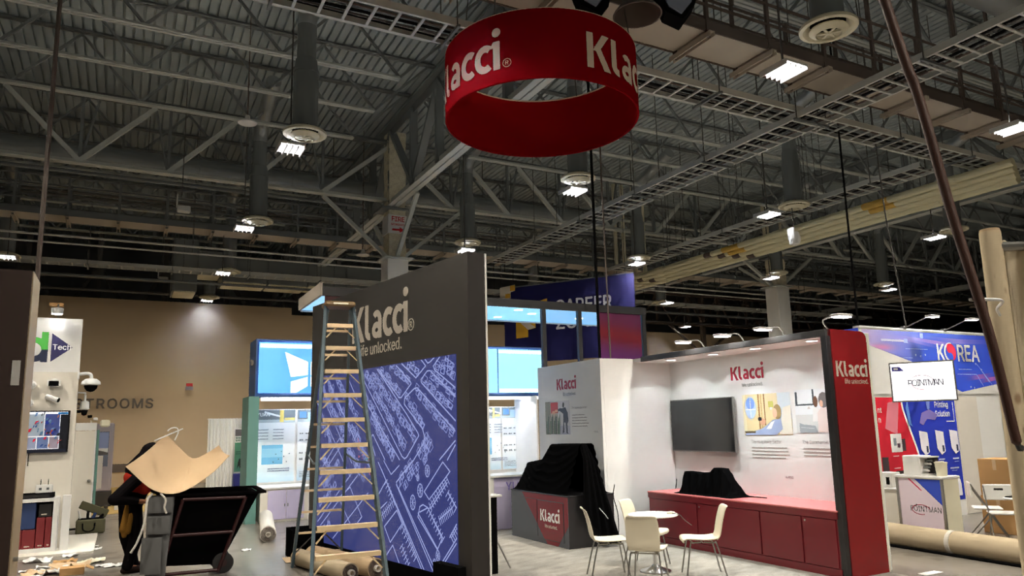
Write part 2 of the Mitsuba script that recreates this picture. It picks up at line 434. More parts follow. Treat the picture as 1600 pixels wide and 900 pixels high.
# ---- girders along y
for gi, gx in enumerate((-9.1, 6.6, 22.3, 38.0)):
    t = thing('roof_girder', ['deep roof girder far left of the columns', 'deep roof girder running over the sprayed column', 'deep roof girder running over the second column', 'far right roof girder'][gi], 'girder', 'roof girders')
    ys, ye = (5.0, 38.3) if gi < 3 else (12.0, 38.3)
    for s in (-0.09, 0.09):
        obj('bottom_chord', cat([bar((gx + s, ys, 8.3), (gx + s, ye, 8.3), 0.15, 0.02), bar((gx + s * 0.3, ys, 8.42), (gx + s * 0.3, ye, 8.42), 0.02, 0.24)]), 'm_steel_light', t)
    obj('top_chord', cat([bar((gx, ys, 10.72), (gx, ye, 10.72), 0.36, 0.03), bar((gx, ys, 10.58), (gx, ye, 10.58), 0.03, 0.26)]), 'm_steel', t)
    n = int(round((ye - ys) / 1.83))
    st = (ye - ys) / n
    for j in range(n):
        y0, y1 = ys + j * st, ys + (j + 1) * st
        obj('vertical', bar((gx, y0 + 0.04, 8.4), (gx, y0 + 0.04, 10.6), 0.2, 0.12), 'm_steel', t)
        p, r = ((y0, 8.42), (y1, 10.6)) if j % 2 else ((y0, 10.6), (y1, 8.42))
        obj('diagonal', bar((gx, p[0], p[1]), (gx, r[0], r[1]), 0.2, 0.1), 'm_steel', t)

# ---- columns
def column(x, y, s, ztop, zc, lab, braces):
    t = thing('column', lab, 'column')
    h = s / 2
    z = np.linspace(zc, ztop, 14)
    def skin(u, v):
        k = int(round(u * 32)) % 32
        a = k / 32 * 4
        side, f = int(a), a - int(a)
        c = [(-h + s * f, -h), (h, -h + s * f), (h - s * f, h), (-h, h - s * f)][side]
        zz = zc + (ztop - zc) * v
        d = 0.05 * (meshkit.fbm(np.array([c[0] * 5 + x, c[1] * 5 + y, zz * 4]), 3) - 0.5)
        return (x + c[0] * (1 + d / h), y + c[1] * (1 + d / h), zz)
    obj('sprayed_shaft', grid(skin, 32, 40), 'm_fireproof', t, 'column shaft under rough sprayed fireproofing')
    g = h + 0.06
    obj('casing', rbx(x - g, x + g, y - g, y + g, 0, zc, 0.015), 'm_white', t, 'white boxed casing of the lower column')
    obj('cap_plate', bx(x - g - 0.12, x + g + 0.12, y - g - 0.12, y + g + 0.12, zc, zc + 0.04), 'm_steel_light', t)
    obj('seat_plate', bx(x - 0.5, x + 0.5, y - 0.35, y + 0.35, 8.2, 8.27), 'm_steel', t)
    for (dx, dy, zt) in braces:
        obj('knee_brace', bar((x + np.sign(dx) * h, y + np.sign(dy) * h, zc + 0.1), (x + dx, y + dy, zt), 0.11, 0.1), 'm_steel_light', t)
    return t
c1 = column(6.75, 20.0, 0.5, 10.6, 6.75, 'rough sprayed column with a fire extinguisher sign behind the dark screen wall', [(-2.1, 0, 8.45), (2.1, 0, 8.45), (0, -1.9, 8.25), (0, 1.9, 8.25)])
c2 = column(22.6, 20.3, 0.52, 10.6, 7.05, 'sprayed column with a white base rising behind the red and white alcove', [(-2.3, 0, 8.45), (2.1, 0, 8.45), (0, 1.9, 8.25)])
fs = thing('fire_extinguisher_sign', 'white sign with red FIRE lettering wrapped round the sprayed column', 'sign')
sf = Fr((6.5, 19.73, 7.5))
obj('plate', cat([sf.box(-0.02, 0.52, 0, 0.55, -0.01, 0.012), Fr((6.47, 20.0, 7.5), -PI / 2).box(-0.25, 0.28, 0, 0.55, -0.01, 0.012)]), 'm_white', fs)
pr = Print(sf, 0.015)
pr.text('FIRE', 0.05, 0.36, 0.14, (190, 30, 40), True, 0.95)
pr.text('EXTINGUISHER', 0.04, 0.24, 0.055, (190, 30, 40), True, 0.9)
pr.poly([(0.08, 0.08), (0.3, 0.08), (0.3, 0.03), (0.46, 0.11), (0.3, 0.2), (0.3, 0.14), (0.08, 0.14)], (190, 30, 40))
pr.done('lettering', fs)

# ---- round supply ducts and the drop diffusers
def long_duct(y, z, r, x0, x1, lab, mt='m_galv_dark'):
    t = thing('round_duct', lab, 'duct')
    n = max(1, int((x1 - x0) / 2.4))
    for j in range(n):
        a, b = x0 + (x1 - x0) * j / n, x0 + (x1 - x0) * (j + 1) / n
        obj('duct_section', tube([(a, y, z), (a + 0.03, y, z), (a + 0.04, y, z), (b, y, z)], [r * 1.05, r * 1.05, r, r], 24), mt, t, smooth=40)
    for j in range(n):
        a = x0 + (x1 - x0) * (j + 0.5) / n
        obj('hanger', bar((a, y, z + r), (a, y, 10.9), 0.02, 0.02), 'm_steel_dark', t)
long_duct(21.3, 9.2, 0.27, -16, 14, 'long round grey duct behind the column line truss, left of the tray')
long_duct(6.12, 9.1, 0.45, 10.9, 27, 'wide silver round duct across the upper right corner', 'm_galv')

def diffuser(x, y, lab, elbow=True, zb=7.2, top=9.3):
    t = thing('drop_diffuser', lab, 'air diffuser', 'round drop diffusers')
    z = zb
    obj('drop_duct', lathe([(0.22, z + 0.1), (0.22, z + 1.15), (0.235, z + 1.15), (0.235, z + 1.2), (0.21, z + 1.2), (0.19, z + 1.42), (0.17, z + 1.45), (0.17, top)], 28, (x, y, 0)), 'm_galv_dark', t, smooth=30)
    if elbow:
        a = np.linspace(0, PI / 2 * 0.8, 7)
        p = [(x, y - 0.45 * (1 - math.cos(q)), top + 0.45 * math.sin(q)) for q in a]
        p.append((x, p[-1][1] - 1.5, p[-1][2] + 0.45))
        obj('elbow', tube(p, 0.172, 24), 'm_galv', t, smooth=50)
    obj('flange', lathe([(0.2, z + 0.12), (0.36, z + 0.05), (0.385, z + 0.02), (0.38, z - 0.01), (0.33, z - 0.02), (0.265, z + 0.04), (0.2, z + 0.12)], 36, (x, y, 0)), 'm_cream', t, smooth=30)
    obj('throat', lathe([(0, z + 0.1), (0.26, z + 0.1), (0.26, z + 0.08), (0, z + 0.08)], 24, (x, y, 0)), 'm_black', t)
    obj('core_ring', lathe([(0.165, z - 0.06), (0.25, z - 0.01), (0.255, z - 0.03), (0.17, z - 0.085), (0.165, z - 0.06)], 32, (x, y, 0)), 'm_cream', t, smooth=30)
    for q in range(6):
        a = q * PI / 3 + 0.2
        obj('vane', bar((x, y, z - 0.065), (x + 0.17 * math.cos(a), y + 0.17 * math.sin(a), z - 0.06), 0.035, 0.012), 'm_cream', t)
    obj('hub', lathe([(0, z - 0.085), (0.03, z - 0.08), (0.03, z - 0.05), (0, z - 0.05)], 12, (x, y, 0)), 'm_cream', t)

def highbay(x, y, lab, z=7.0, rot=0.0, w=1.0):
    t = thing('high_bay_light', lab, 'ceiling light', 'high bay lights')
    c, s = math.cos(rot), math.sin(rot)
    def P(m):
        m.apply_transform(np.array([[c, -s, 0, x], [s, c, 0, y], [0, 0, 1, z], [0, 0, 0, 1.0]]))
        return m
    obj('housing', P(cat([bx(-0.21, 0.21, -0.24, 0.24, 0.05, 0.08), bx(-0.225, -0.205, -0.25, 0.25, -0.004, 0.08), bx(0.205, 0.225, -0.25, 0.25, -0.004, 0.08)])), 'm_white', t)
    lamp = trimesh.Trimesh([(-0.2, -0.225, 0.045), (0.2, -0.225, 0.045), (0.2, 0.225, 0.045), (-0.2, 0.225, 0.045), (-0.2, -0.016, 0.084), (0.2, -0.016, 0.084), (0.2, 0.016, 0.084), (-0.2, 0.016, 0.084)], [[0, 2, 1], [0, 3, 2], [4, 5, 6], [4, 6, 7]], process=False)  # upper strip is added, unseen from below, to brighten the roof deck
    obj('lamp', P(lamp), 'm_white', t, emit=HIGHBAY, weight=w)
    for q in range(3):
        a = -0.1 + q * 0.1
        obj('divider', P(bx(a - 0.012, a + 0.012, -0.225, 0.225, -0.004, 0.04)), 'm_white', t)
    obj('hanger', P(bx(-0.012, 0.012, -0.012, 0.012, 0.08, (8.25 if 24 < y < 25.1 else 10.98) - z)), 'm_steel_dark', t)

rows = {7.0: 'row nearest the camera', 13.0: 'second row', 18.8: 'third row', 24.7: 'fourth row', 30.4: 'row along the tan wall', 1.0: 'row over the camera', -4.8: 'row behind the camera'}
hb = [(8.3, 7.0), (13.8, 6.8), (19.8, 7.2), (2.43, 13.05), (8.47, 13.03), (13.95, 12.65), (20.3, 12.4), (26.4, 12.7), (-3.2, 13.1), (2.45, 18.95), (8.35, 18.6), (14.3, 18.5), (20.4, 18.6), (27.0, 18.6), (-3.1, 24.6), (2.6, 24.75),
      (8.5, 24.7), (14.2, 24.6), (20.4, 24.4), (27.0, 24.6), (2.78, 31.75), (14.4, 30.4), (26.6, 30.4), (2.4, 1.2), (8.3, 1.2), (14.2, 1.2), (-3.3, 7.0), (2.4, 7.0), (2.4, -4.8), (8.3, -4.8)]
for q, (x, y) in enumerate(hb):
    row = min(rows, key=lambda r: abs(r - y))
    inrow = sorted(p[0] for p in hb if abs(p[1] - row) < 1.5 and seen((*p, 6.95)))
    lab = f'lit high bay ceiling light, {ORD[inrow.index(x)]} from the left in the {rows[row]}' if x in inrow else f'lit high bay ceiling light outside the view, {ORD[sorted(p[0] for p in hb if abs(p[1] - row) < 1.5).index(x)]} of the {rows[row]}'
    highbay(x, y, lab, rot=0.0, w=2.0 if y < 14 else 0.7, z=7.2 if y > 31.5 else 6.95 if not (abs(x - 8.35) < 0.1 and y > 18) else 6.85)
df = [(8.25, 6.15, 'row nearest the camera'), (2.63, 12.78, 'second row'), (8.48, 12.83, 'second row'), (14.58, 12.34, 'second row'), (20.93, 12.17, 'second row'), (2.77, 18.89, 'third row'), (8.59, 18.9, 'third row'),
      (14.56, 18.65, 'third row'), (20.9, 18.7, 'third row'), (26.9, 18.7, 'third row'), (-3.25, 25.48, 'fourth row'), (2.88, 25.48, 'fourth row'), (8.7, 25.48, 'fourth row'), (14.5, 25.48, 'fourth row'), (21.0, 25.48, 'fourth row'), (2.78, 30.7, 'row along the tan wall'), (21.0, 30.8, 'row along the tan wall')]
cnt = {}
for x, y, r in df:
    cnt[r] = cnt.get(r, 0) + (1 if seen((x, y, 7.2)) else 0)
    diffuser(x, y, f'round air diffuser on a drop duct, {ORD[max(0, cnt[r] - 1)]} from left, {r}', elbow=y < 27)

# ---- ladder cable trays
def tray(p0, p1, w, lab, z=7.3, step=0.3, mt='m_tray', cables=True):
    t = thing('cable_tray', lab, 'cable tray')
    p0, p1 = np.array(p0, float), np.array(p1, float)
    d = p1 - p0
    L = np.hypot(*d)
    d /= L
    a = np.array([d[1], -d[0]])
    at = lambda s, o, zz: (*(p0 + d * s + a * o), zz)
    for o in (-w / 2, w / 2):
        obj('side_rail', cat([bar(at(0, o, z + 0.05), at(L, o, z + 0.05), 0.012, 0.11), bar(at(0, o * 0.94, z), at(L, o * 0.94, z), 0.035, 0.01), bar(at(0, o * 0.94, z + 0.105), at(L, o * 0.94, z + 0.105), 0.035, 0.01)]), 'm_brown_steel' if mt == 'm_brown_steel' else 'm_tray', t)
    n = int(L / step)
    for j in range(min(n, 300)):
        s = (j + 0.5) * step
        obj('rung', bar(at(s, -w / 2, z + 0.01), at(s, w / 2, z + 0.01), 0.04, 0.025), 'm_tray', t)
    for j in range(int(L / 2.4)):
        s = 1.2 + j * 2.4
        for o in (-w / 2 - 0.02, w / 2 + 0.02):
            obj('hanger_rod', bar(at(s, o, z - 0.05), at(s, o, 11), 0.014), 'm_steel_dark', t)
        obj('trapeze', bar(at(s, -w / 2 - 0.08, z - 0.04), at(s, w / 2 + 0.08, z - 0.04), 0.04, 0.04), 'm_steel', t)
    if cables:
        for j in range(5):
            o = -w * 0.3 + j * w * 0.14
            pts = [at(s, o + 0.03 * math.sin(s * 1.1 + j * 2), z + 0.035 + 0.008 * (j % 2)) for s in np.linspace(0.1, L - 0.1, int(L * 1.5))]
            obj('cable', tube(pts, 0.014 + 0.004 * (j % 3), 5), ['m_black', 'm_steel_dark', 'm_black', 'm_steel', 'm_brown_steel'][j], t)
tray((10.82, 2.6), (10.82, 21.5), 0.74, 'main ladder cable tray running away from the upper right corner')
tray((0.2, 8.9), (30, 8.9), 0.56, 'ladder cable tray crossing behind the red ring', z=7.43, step=0.33)
tray((15.38, 9.3), (15.35, 21.0), 0.7, 'ladder cable tray running beside the cream pipes')
tray((-12, 26.2), (36, 26.2), 0.55, 'far ladder cable tray in front of the tan wall', z=7.25, step=0.34, cables=False)

# ---- cream pipes hung side by side
for j in range(4):
    x, z = 16.35 + 0.28 * j, 7.2 - 0.045 * j
    y0, y1 = (8.1 + 0.12 * j, 25.7)
    t = thing('cream_pipe', f'{ORD[j]} cream plastic pipe from the left in the bundle hung beside the second column', 'pipe', 'cream pipes beside the second column')
    obj('pipe_run', rod((x, y0, z), (x, y1, z), 0.085 + 0.012 * j, 16), 'm_pvc', t, smooth=40)
    for q, yy in enumerate((9.3 + 0.3 * j, 14.2 + 0.3 * j, 19.6 + 0.25 * j, 23.5)):
        obj('coupling', rod((x, yy, z), (x, yy + 0.45, z), 0.1 + 0.012 * j, 16), 'm_pvc', t, smooth=40)
    for q, yy in enumerate((17.2 - 0.35 * j, 21.4 - 0.35 * j)):
        obj('dark_band', rod((x, yy, z), (x, yy + 0.3, z), 0.087 + 0.012 * j, 16), 'm_brown_steel', t, smooth=40)
    if j in (0, 1):
        for yy in (11.0, 16.0):
            obj('yellow_tape', rod((x, yy, z), (x, yy + 0.7, z), 0.088 + 0.012 * j, 16), 'm_pvc_yellow', t, smooth=40)
    for yy in (10.5, 13.5, 16.5, 19.5, 22.5):
        obj('hanger_rod', bar((x, yy, z + 0.08), (x, yy, 11), 0.012), 'm_steel_dark', t)

# ---- catwalks
def catwalk(x0, x1, y0, y1, z, lab, steel, plate, step=1.3):
    t = thing('catwalk', lab, 'catwalk')
    n = int((x1 - x0) / step)
    for j in range(n):
        a = x0 + j * step
        obj('floor_panel', bx(a + 0.02, a + step - 0.02, y0, y1, z, z + 0.05), plate, t)
        obj('cross_channel', cat([bx(a - 0.05, a + 0.05, y0 - 0.1, y1 + 0.1, z - 0.07, z - 0.055), bx(a - 0.05, a - 0.035, y0 - 0.1, y1 + 0.1, z - 0.14, z - 0.055), bx(a + 0.035, a + 0.05, y0 - 0.1, y1 + 0.1, z - 0.14, z - 0.055)]), plate, t)
        for y in (y0, y1):
            obj('post', cat([bar((a, y, z - 0.12), (a, y, z + 1.15), 0.06, 0.05)]), steel, t)
        if j % 2 == 0:
            for y in (y0 + 0.02, y1 - 0.02):
                obj('hanger', bar((a, y, z + 1.15), (a, y, 10.95), 0.06, 0.06), steel, t)
    for y in (y0, y1):
        obj('kick_plate', bx(x0, x1, y - 0.012, y + 0.012, z - 0.02, z + 0.16), steel if plate == 'm_panel_beige' else 'm_steel', t)
        for zz in (0.42, 0.78, 1.12):
            obj('rail', rod((x0, y, z + zz), (x1, y, z + zz), 0.026, 6), steel, t)
    return t
catwalk(1.0, 40, 7.66, 8.4, 7.78, 'near catwalk with beige floor panels and brown rails, upper right', 'm_brown_steel', 'm_panel_beige')
catwalk(-16, 46, 24.1, 25.0, 8.25, 'far grey catwalk with railings beyond the column line', 'm_steel', 'm_panel_beige')

# ---- pipes in front of the tan wall, square ducts
for q, (y, z, r, mt) in enumerate(((23.2, 7.42, 0.035, 'm_white'), (23.5, 7.28, 0.03, 'm_white'), (27.2, 7.1, 0.05, 'm_steel'), (30.2, 8.15, 0.05, 'm_steel_dark'), (30.6, 7.7, 0.05, 'm_steel_dark'), (31.0, 7.3, 0.05, 'm_steel_dark'), (22.6, 9.1, 0.06, 'm_steel'), (26.8, 9.6, 0.05, 'm_steel_dark'), (28.0, 10.1, 0.07, 'm_steel_dark'))):
    t = thing('service_pipe', ['upper white pipe of the pair in front of the tan wall', 'lower white pipe of the pair in front of the tan wall', 'grey pipe below the far tray', 'topmost dark pipe above the tan wall', 'middle dark pipe above the tan wall', 'lowest dark pipe above the tan wall',
               'grey pipe beside the long round duct', 'dark pipe above the far catwalk', 'highest dark pipe under the roof deck'][q], 'pipe', 'service pipes under the roof')
    obj('pipe_run', rod((-16, y, z), (52, y, z), r, 8), mt, t)
    for x in np.arange(-14, 52, 5.2):
        obj('hanger_rod', bar((x, y, z + r), (x, y, 11), 0.014), 'm_steel_dark', t)
t = thing('square_duct', 'blue grey rectangular duct hung in front of the tan wall', 'duct')
for q, (a, b, z0, z1) in enumerate(((1.35, 2.15, 7.0, 8.9), (2.15, 3.0, 7.75, 8.55), (3.0, 4.6, 7.45, 8.4), (4.6, 6.1, 7.45, 8.4), (6.1, 7.6, 7.5, 8.4), (7.6, 9.4, 7.5, 8.4))):
    obj('duct_section', rbx(a + 0.01, b - 0.01, 28.4, 29.8, z0, z1, 0.02), 'm_galv_dark', t)
    obj('seam_flange', bx(a - 0.02, a + 0.02, 28.36, 29.84, z0 - 0.03, z1 + 0.03), 'm_steel', t)
    obj('insulated_underside', bx(a + 0.05, b - 0.05, 28.45, 29.75, z0 - 0.05, z0), 'm_cream', t)
    obj('hanger', bar(((a + b) / 2, 28.5, z1), ((a + b) / 2, 28.5, 11), 0.02), 'm_steel_dark', t)

# ---- truss in front of the far right of the tan wall
t = thing('far_truss', 'dark far truss low in front of the tan wall above the alcove canopy', 'truss')
obj('bottom_chord', bar((20, 31.2, 7.25), (52, 31.2, 7.25), 0.16, 0.1), 'm_brown_steel', t)
obj('top_chord', bar((20, 31.2, 8.9), (52, 31.2, 8.9), 0.16, 0.1), 'm_brown_steel', t)
for j in range(14):
    a = 21 + j * 2.2
    obj('vertical', bar((a, 31.2, 7.25), (a, 31.2, 8.9), 0.11), 'm_brown_steel', t)
    obj('diagonal', bar((a, 31.2, 8.9), (a + 1.1, 31.2, 7.25), 0.09), 'm_brown_steel', t)
    obj('diagonal', bar((a + 1.1, 31.2, 7.25), (a + 2.2, 31.2, 8.9), 0.09), 'm_brown_steel', t)
for j, (a, b) in enumerate(((26.2, 28.5), (31.0, 28.7))):
    obj('knee_brace', bar((a, 31.2, 7.2), (b, 31.2, 5.6), 0.11), 'm_brown_steel', t)
obj('post', bar((28.6, 31.2, 0.0), (28.6, 31.2, 8.9), 0.22), 'm_brown_steel', t)
t = thing('braced_frame', 'dark braced steel frame above the left end of the tan wall', 'steel frame')
for j in range(9):
    a = -9 + j * 2.6
    obj('post', bar((a, 36, 0), (a, 36, 10.9), 0.2), 'm_steel_dark', t)
    obj('brace', bar((a, 36, 9.2), (a + 1.3, 36, 7.0), 0.16), 'm_steel_dark', t)
    obj('brace', bar((a + 1.3, 36, 7.0), (a + 2.6, 36, 9.2), 0.16), 'm_steel_dark', t)
obj('beam', bar((-9, 36, 9.3), (14.4, 36, 9.3), 0.2, 0.25), 'm_steel_dark', t)

# ---- things hung from the roof
def cable(name, pts, r, mt, lab, catg='cable'):
    obj(name, tube(pts, r, 6), mt, None, lab, catg)
cable('hanging_cable', [(-0.76, 7.96, 0.0), (-0.76, 7.96, 11.0)], 0.022, 'm_brown_steel', 'dark cable hanging straight down at the far left above the brown panel')
cable('hanging_cable', [(8.52, 12.35, 3.06), (8.52, 12.35, 11.0)], 0.03, 'm_black', 'thick dark cable dropping behind the ring to the white storage block')
cable('hanging_cable', [(8.75, 12.3, 3.06), (8.72, 12.3, 7.0), (8.75, 12.3, 11.0)], 0.018, 'm_brown_steel', 'thin dark cable beside the thick one dropping to the white storage block')
cable('hanging_cable', [(12.13, 9.04, 3.64), (12.13, 9.04, 11.0)], 0.02, 'm_black', 'dark cable dropping to the left corner of the blue header booth')
cable('hanging_cable', [(13.5, 9.0, 3.64), (13.3, 9.05, 6.0), (13.15, 9.1, 11.0)], 0.014, 'm_steel_dark', 'thin grey cable dropping to the top edge of the blue header')
cable('hanging_cable', [(2.7, 7.0, 8.9), (2.6, 7.3, 9.3), (2.5, 7.6, 11.0)], 0.02, 'm_brown_steel', 'short brown cable under the roof at the upper left')
for (x, y, z, lab) in ((2.05, 15.9, 8.6, 'small white pendant lamp under the joists at the upper left'), (6.1, 21.0, 7.15, 'small white pendant lamp beside the sprayed column'), (17.6, 19.0, 8.2, 'small white pendant lamp near the end of the middle tray')):
    t = thing('pendant_lamp', lab, 'lamp')
    obj('cord', rod((x, y, z), (x, y, 11), 0.012, 5), 'm_brown_steel', t)
    obj('shade', lathe([(0, z + 0.12), (0.05, z + 0.1), (0.06, z), (0.2, z - 0.06), (0.19, z - 0.08), (0, z - 0.07)], 20, (x, y, 0)), 'm_white', t, smooth=40)
for (x, y, z, lab) in ((1.02, 19.2, 7.75, 'white bracket box hung under the left truss'), (0.95, 27.5, 7.55, 'white bracket box hung before the tan wall'), (14.45, 12.3, 6.6, 'white camera unit hung below the main cable tray')):
    t = thing('hung_unit', lab, 'camera')
    obj('rod', rod((x, y, z), (x, y, 11), 0.012, 5), 'm_steel_dark', t)
    obj('bracket', bx(x - 0.12, x - 0.09, y - 0.1, y + 0.1, z - 0.3, z), 'm_white', t)
    obj('body', rbx(x - 0.1, x + 0.2, y - 0.12, y + 0.12, z - 0.42, z - 0.28, 0.02) if x < 10 else lathe([(0, z - 0.45), (0.12, z - 0.4), (0.15, z - 0.25), (0.1, z - 0.1), (0, z - 0.08)], 18, (x, y, 0)), 'm_white', t, smooth=40)
for q, x in enumerate((15.98, 16.35, 16.85, 17.3)):
    t = thing('riser_pipe', f'{ORD[q]} cream riser pipe from the left in the group of four beyond the truss', 'pipe', 'riser pipes beyond the truss')
    obj('pipe_run', rod((x, 21.8, 7.6), (x, 21.8, 10.9), 0.07, 12), 'm_cream', t, smooth=40)
    obj('coupling', rod((x, 21.8, 7.55), (x, 21.8, 7.75), 0.085, 12), 'm_cream', t, smooth=40)
# loudspeakers by the near catwalk
t = thing('horn_lamp', 'dark conical reflector lamp hanging beside the top of the red ring', 'lamp')
obj('reflector', lathe([(0.0, 7.75), (0.07, 7.75), (0.1, 7.5), (0.16, 7.2), (0.3, 7.02), (0.31, 7.0), (0.29, 7.0), (0.14, 7.2), (0.07, 7.5), (0, 7.6)], 28, (5.45, 6.75, 0)), 'm_brown_steel', t, smooth=40)
obj('stem', rod((5.45, 6.75, 7.75), (5.45, 6.75, 11), 0.03), 'm_steel_dark', t)
for q, (x, y, lab) in enumerate(((6.05, 6.75, 'dark loudspeaker with a pale grille, right of the conical reflector lamp'), (4.95, 7.1, 'dark loudspeaker half hidden behind the top of the red ring'))):
    t = thing('loudspeaker', lab, 'loudspeaker', 'loudspeakers by the near catwalk')
    F = Fr((x, y, 7.35), -0.5)
    obj('cabinet', F.prism(Polygon([(-0.28, 0.42), (0.36, 0.42), (0.3, 0.0), (0.12, -0.24), (-0.1, -0.12)]), -0.3, -0.02), 'm_black', t)
    obj('grille', F.prism(Polygon([(-0.16, 0.2), (0.28, 0.2), (0.24, 0.0), (0.1, -0.17), (-0.06, -0.06)]), -0.02, 0.01), 'm_speaker_face', t)
    obj('yoke', bar((x, y + 0.15, 7.7), (x, y + 0.15, 11), 0.04), 'm_steel_dark', t)

# ================================================================ the red and white stand
obj('booth_carpet', bx(4.05, 8.66, 2.5, 12.72, 0.0, 0.006), 'm_carpet', label='mottled light grey carpet under the red and white stand', cat='carpet')
Z = 0.006

# ---- screen tower
TH = math.radians(9.5)
TX = np.array([3.609, 7.965])
tf = Fr((TX[0] - math.sin(TH) * 4.8, TX[1] + math.cos(TH) * 4.8, 0), TH - PI / 2)      # a from its far left edge, 4.8 m wide
LED0, LED1, LB, LT = 0.3, 4.53, 0.2, 2.83
t = thing('screen_tower', 'tall charcoal wall with white Klacci lettering and a blue map screen', 'exhibit wall')
obj('body', tf.box(0, 4.8, 0, 4.06, -0.25, 0), 'm_charcoal', t)
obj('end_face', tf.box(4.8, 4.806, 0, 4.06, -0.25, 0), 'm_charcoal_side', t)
obj('light_edge', tf.box(4.8, 4.815, 0, 4.06, -0.275, -0.25), 'm_white', t, 'thin white edge strip')
s = affinity.translate(klacci(0.53), 4.8 - 3.2, 3.25)
obj('wordmark', tf.prism(s, 0.0, 0.006), 'm_letter', t, 'large white Klacci wordmark')
obj('registered_mark', tf.prism(affinity.translate(registered(0.085), 4.8 - 1.38, 3.33), 0.0, 0.005), 'm_letter', t)
obj('tagline', tf.text('life unlocked.', 1.83, 3.03, 0.165, 0.0, 0.005, False, 0.93), 'm_letter', t, 'small tagline life unlocked.')
sc = obj('map_screen', tf.box(LED0, LED1, LB, LT, 0, 0.012), 'm_screen_glass', t, 'large lit screen with a blue line map of streets and houses', emit=(0.035, 0.044, 0.17), weight=0.3)
W_, H_ = LED1 - LED0, LT - LB
# the artwork, in screen metres from its lower left corner
LA = [[(1.4, 2.54), (2.64, 1.38), (2.71, 1.35), (2.77, 1.37), (3.09, 1.65), (3.06, 1.69), (2.76, 1.94), (1.9, 2.6)], [(1.94, 2.6), (2.56, 2.16), (2.62, 2.16), (2.89, 2.33), (2.88, 2.35), (2.47, 2.61)], [(2.63, 2.62), (3.02, 2.4), (3.27, 2.54), (3.14, 2.64)], [(3.25, 2.63), (3.32, 2.57), (3.38, 2.58), (3.49, 2.63)], [(3.64, 2.64), (3.46, 2.52), (3.49, 2.47), (3.97, 2.22)], [(3.97, 2.11), (3.38, 2.47), (3.31, 2.47), (3.15, 2.37), (3.16, 2.33), (3.97, 1.82)], [(3.96, 1.7), (3.05, 2.27), (2.97, 2.26), (2.72, 2.15), (2.7, 2.07), (3.18, 1.74), (3.23, 1.65), (3.22, 1.57), (2.96, 1.34), (2.48, 1.03)], [(2.16, 1.32), (1.79, 1.67), (1.7, 1.62), (1.87, 1.37)], [(3.96, 1.59), (3.59, 1.35)], [(3.96, 1.54), (3.77, 1.35)], [(1.44, 2.37), (1.58, 2.12), (2.58, 1.33)]]
LH = [[(1.53, 2.57), (2.72, 1.49)], [(1.78, 2.54), (3.0, 1.62)], [(2.03, 2.6), (2.58, 2.21)], [(2.32, 2.63), (2.83, 2.33)], [(2.79, 2.61), (3.08, 2.48)], [(3.23, 2.36), (3.9, 1.96)], [(3.39, 2.43), (3.96, 2.13)], [(3.52, 2.54), (3.96, 2.37)], [(3.73, 2.61), (3.95, 2.5)], [(2.74, 2.15), (3.23, 1.78)], [(3.0, 2.25), (3.89, 1.67)], [(1.49, 2.3), (2.44, 1.33)], [(3.35, 1.7), (3.09, 1.39)], [(3.41, 1.56), (3.16, 1.35)], [(1.74, 1.92), (2.14, 1.55)], [(2.9, 1.3), (2.55, 1.0)], [(3.05, 1.28), (2.7, 0.98)]]
LX = [[(2.12, 1.31), (2.34, 1.13), (2.57, 1.26)], [(1.95, 1.29), (2.16, 1.08), (3.21, 0.0)], [(2.05, 1.2), (3.15, 0.0)], [(2.48, 1.01), (3.42, 0.02), (3.48, 0.01), (3.53, 0.03)], [(2.54, 0.97), (3.46, 0.05)], [(2.93, 1.33), (2.48, 1.03)], [(2.5, 0.67), (2.65, 0.51), (2.32, 0.24), (2.15, 0.43), (2.5, 0.67)], [(2.14, 0.0), (2.39, 0.21), (2.57, 0.0)], [(3.11, 0.76), (3.19, 0.79), (3.31, 0.76), (3.64, 0.42), (3.53, 0.28), (3.06, 0.63), (3.11, 0.76)], [(3.06, 0.68), (3.53, 0.29)], [(3.31, 0.76), (3.1, 0.69)], [(3.22, 0.95), (3.67, 1.33), (3.83, 1.22), (3.74, 1.15), (3.34, 0.86), (3.22, 0.95)], [(3.59, 0.1), (3.97, 0.46)], [(3.65, 0.11), (3.96, 0.4)], [(1.92, 0.8), (2.2, 1.05)], [(3.58, 0.64), (3.86, 0.79)], [(1.96, 0.62), (2.22, 0.76)], [(3.37, 0.75), (3.77, 1.09)], [(3.79, 0.97), (3.97, 0.8)], [(3.81, 0.45), (3.97, 0.62)]]
LTK = [[(2.65, 0.48), (3.0, 0.12), 8], [(2.64, 0.23), (2.82, 0.02), 6], [(2.2, 1.03), (2.36, 0.84), 5], [(3.36, 0.79), (3.77, 1.13), 10], [(3.58, 0.64), (3.86, 0.79), 9], [(3.33, 0.74), (3.67, 0.42), 9], [(3.78, 0.97), (3.96, 0.8), 5], [(3.85, 0.45), (3.97, 0.57), 5], [(2.06, 0.56), (2.41, 0.79), 9]]
LE = [(3.12, 0.96, 0.07, 0.09), (2.93, 0.8, 0.07, 0.1), (3.3, 1.21, 0.06, 0.08), (3.06, 1.12, 0.04, 0.05), (3.46, 0.11, 0.04, 0.06), (3.54, 0.21, 0.05, 0.07)]
DX = 0.25
sh = lambda pts: [(a + DX, b) for a, b in pts]
ml, hl = [], []
def ink(dst, pts, w):
    dst.append(LineString(pts).buffer(w / 2, cap_style=2, join_style=1, quad_segs=2))
for l in LA:
    ink(ml, sh(l), 0.018)
for l in LX:
    ink(ml, sh(l), 0.017)
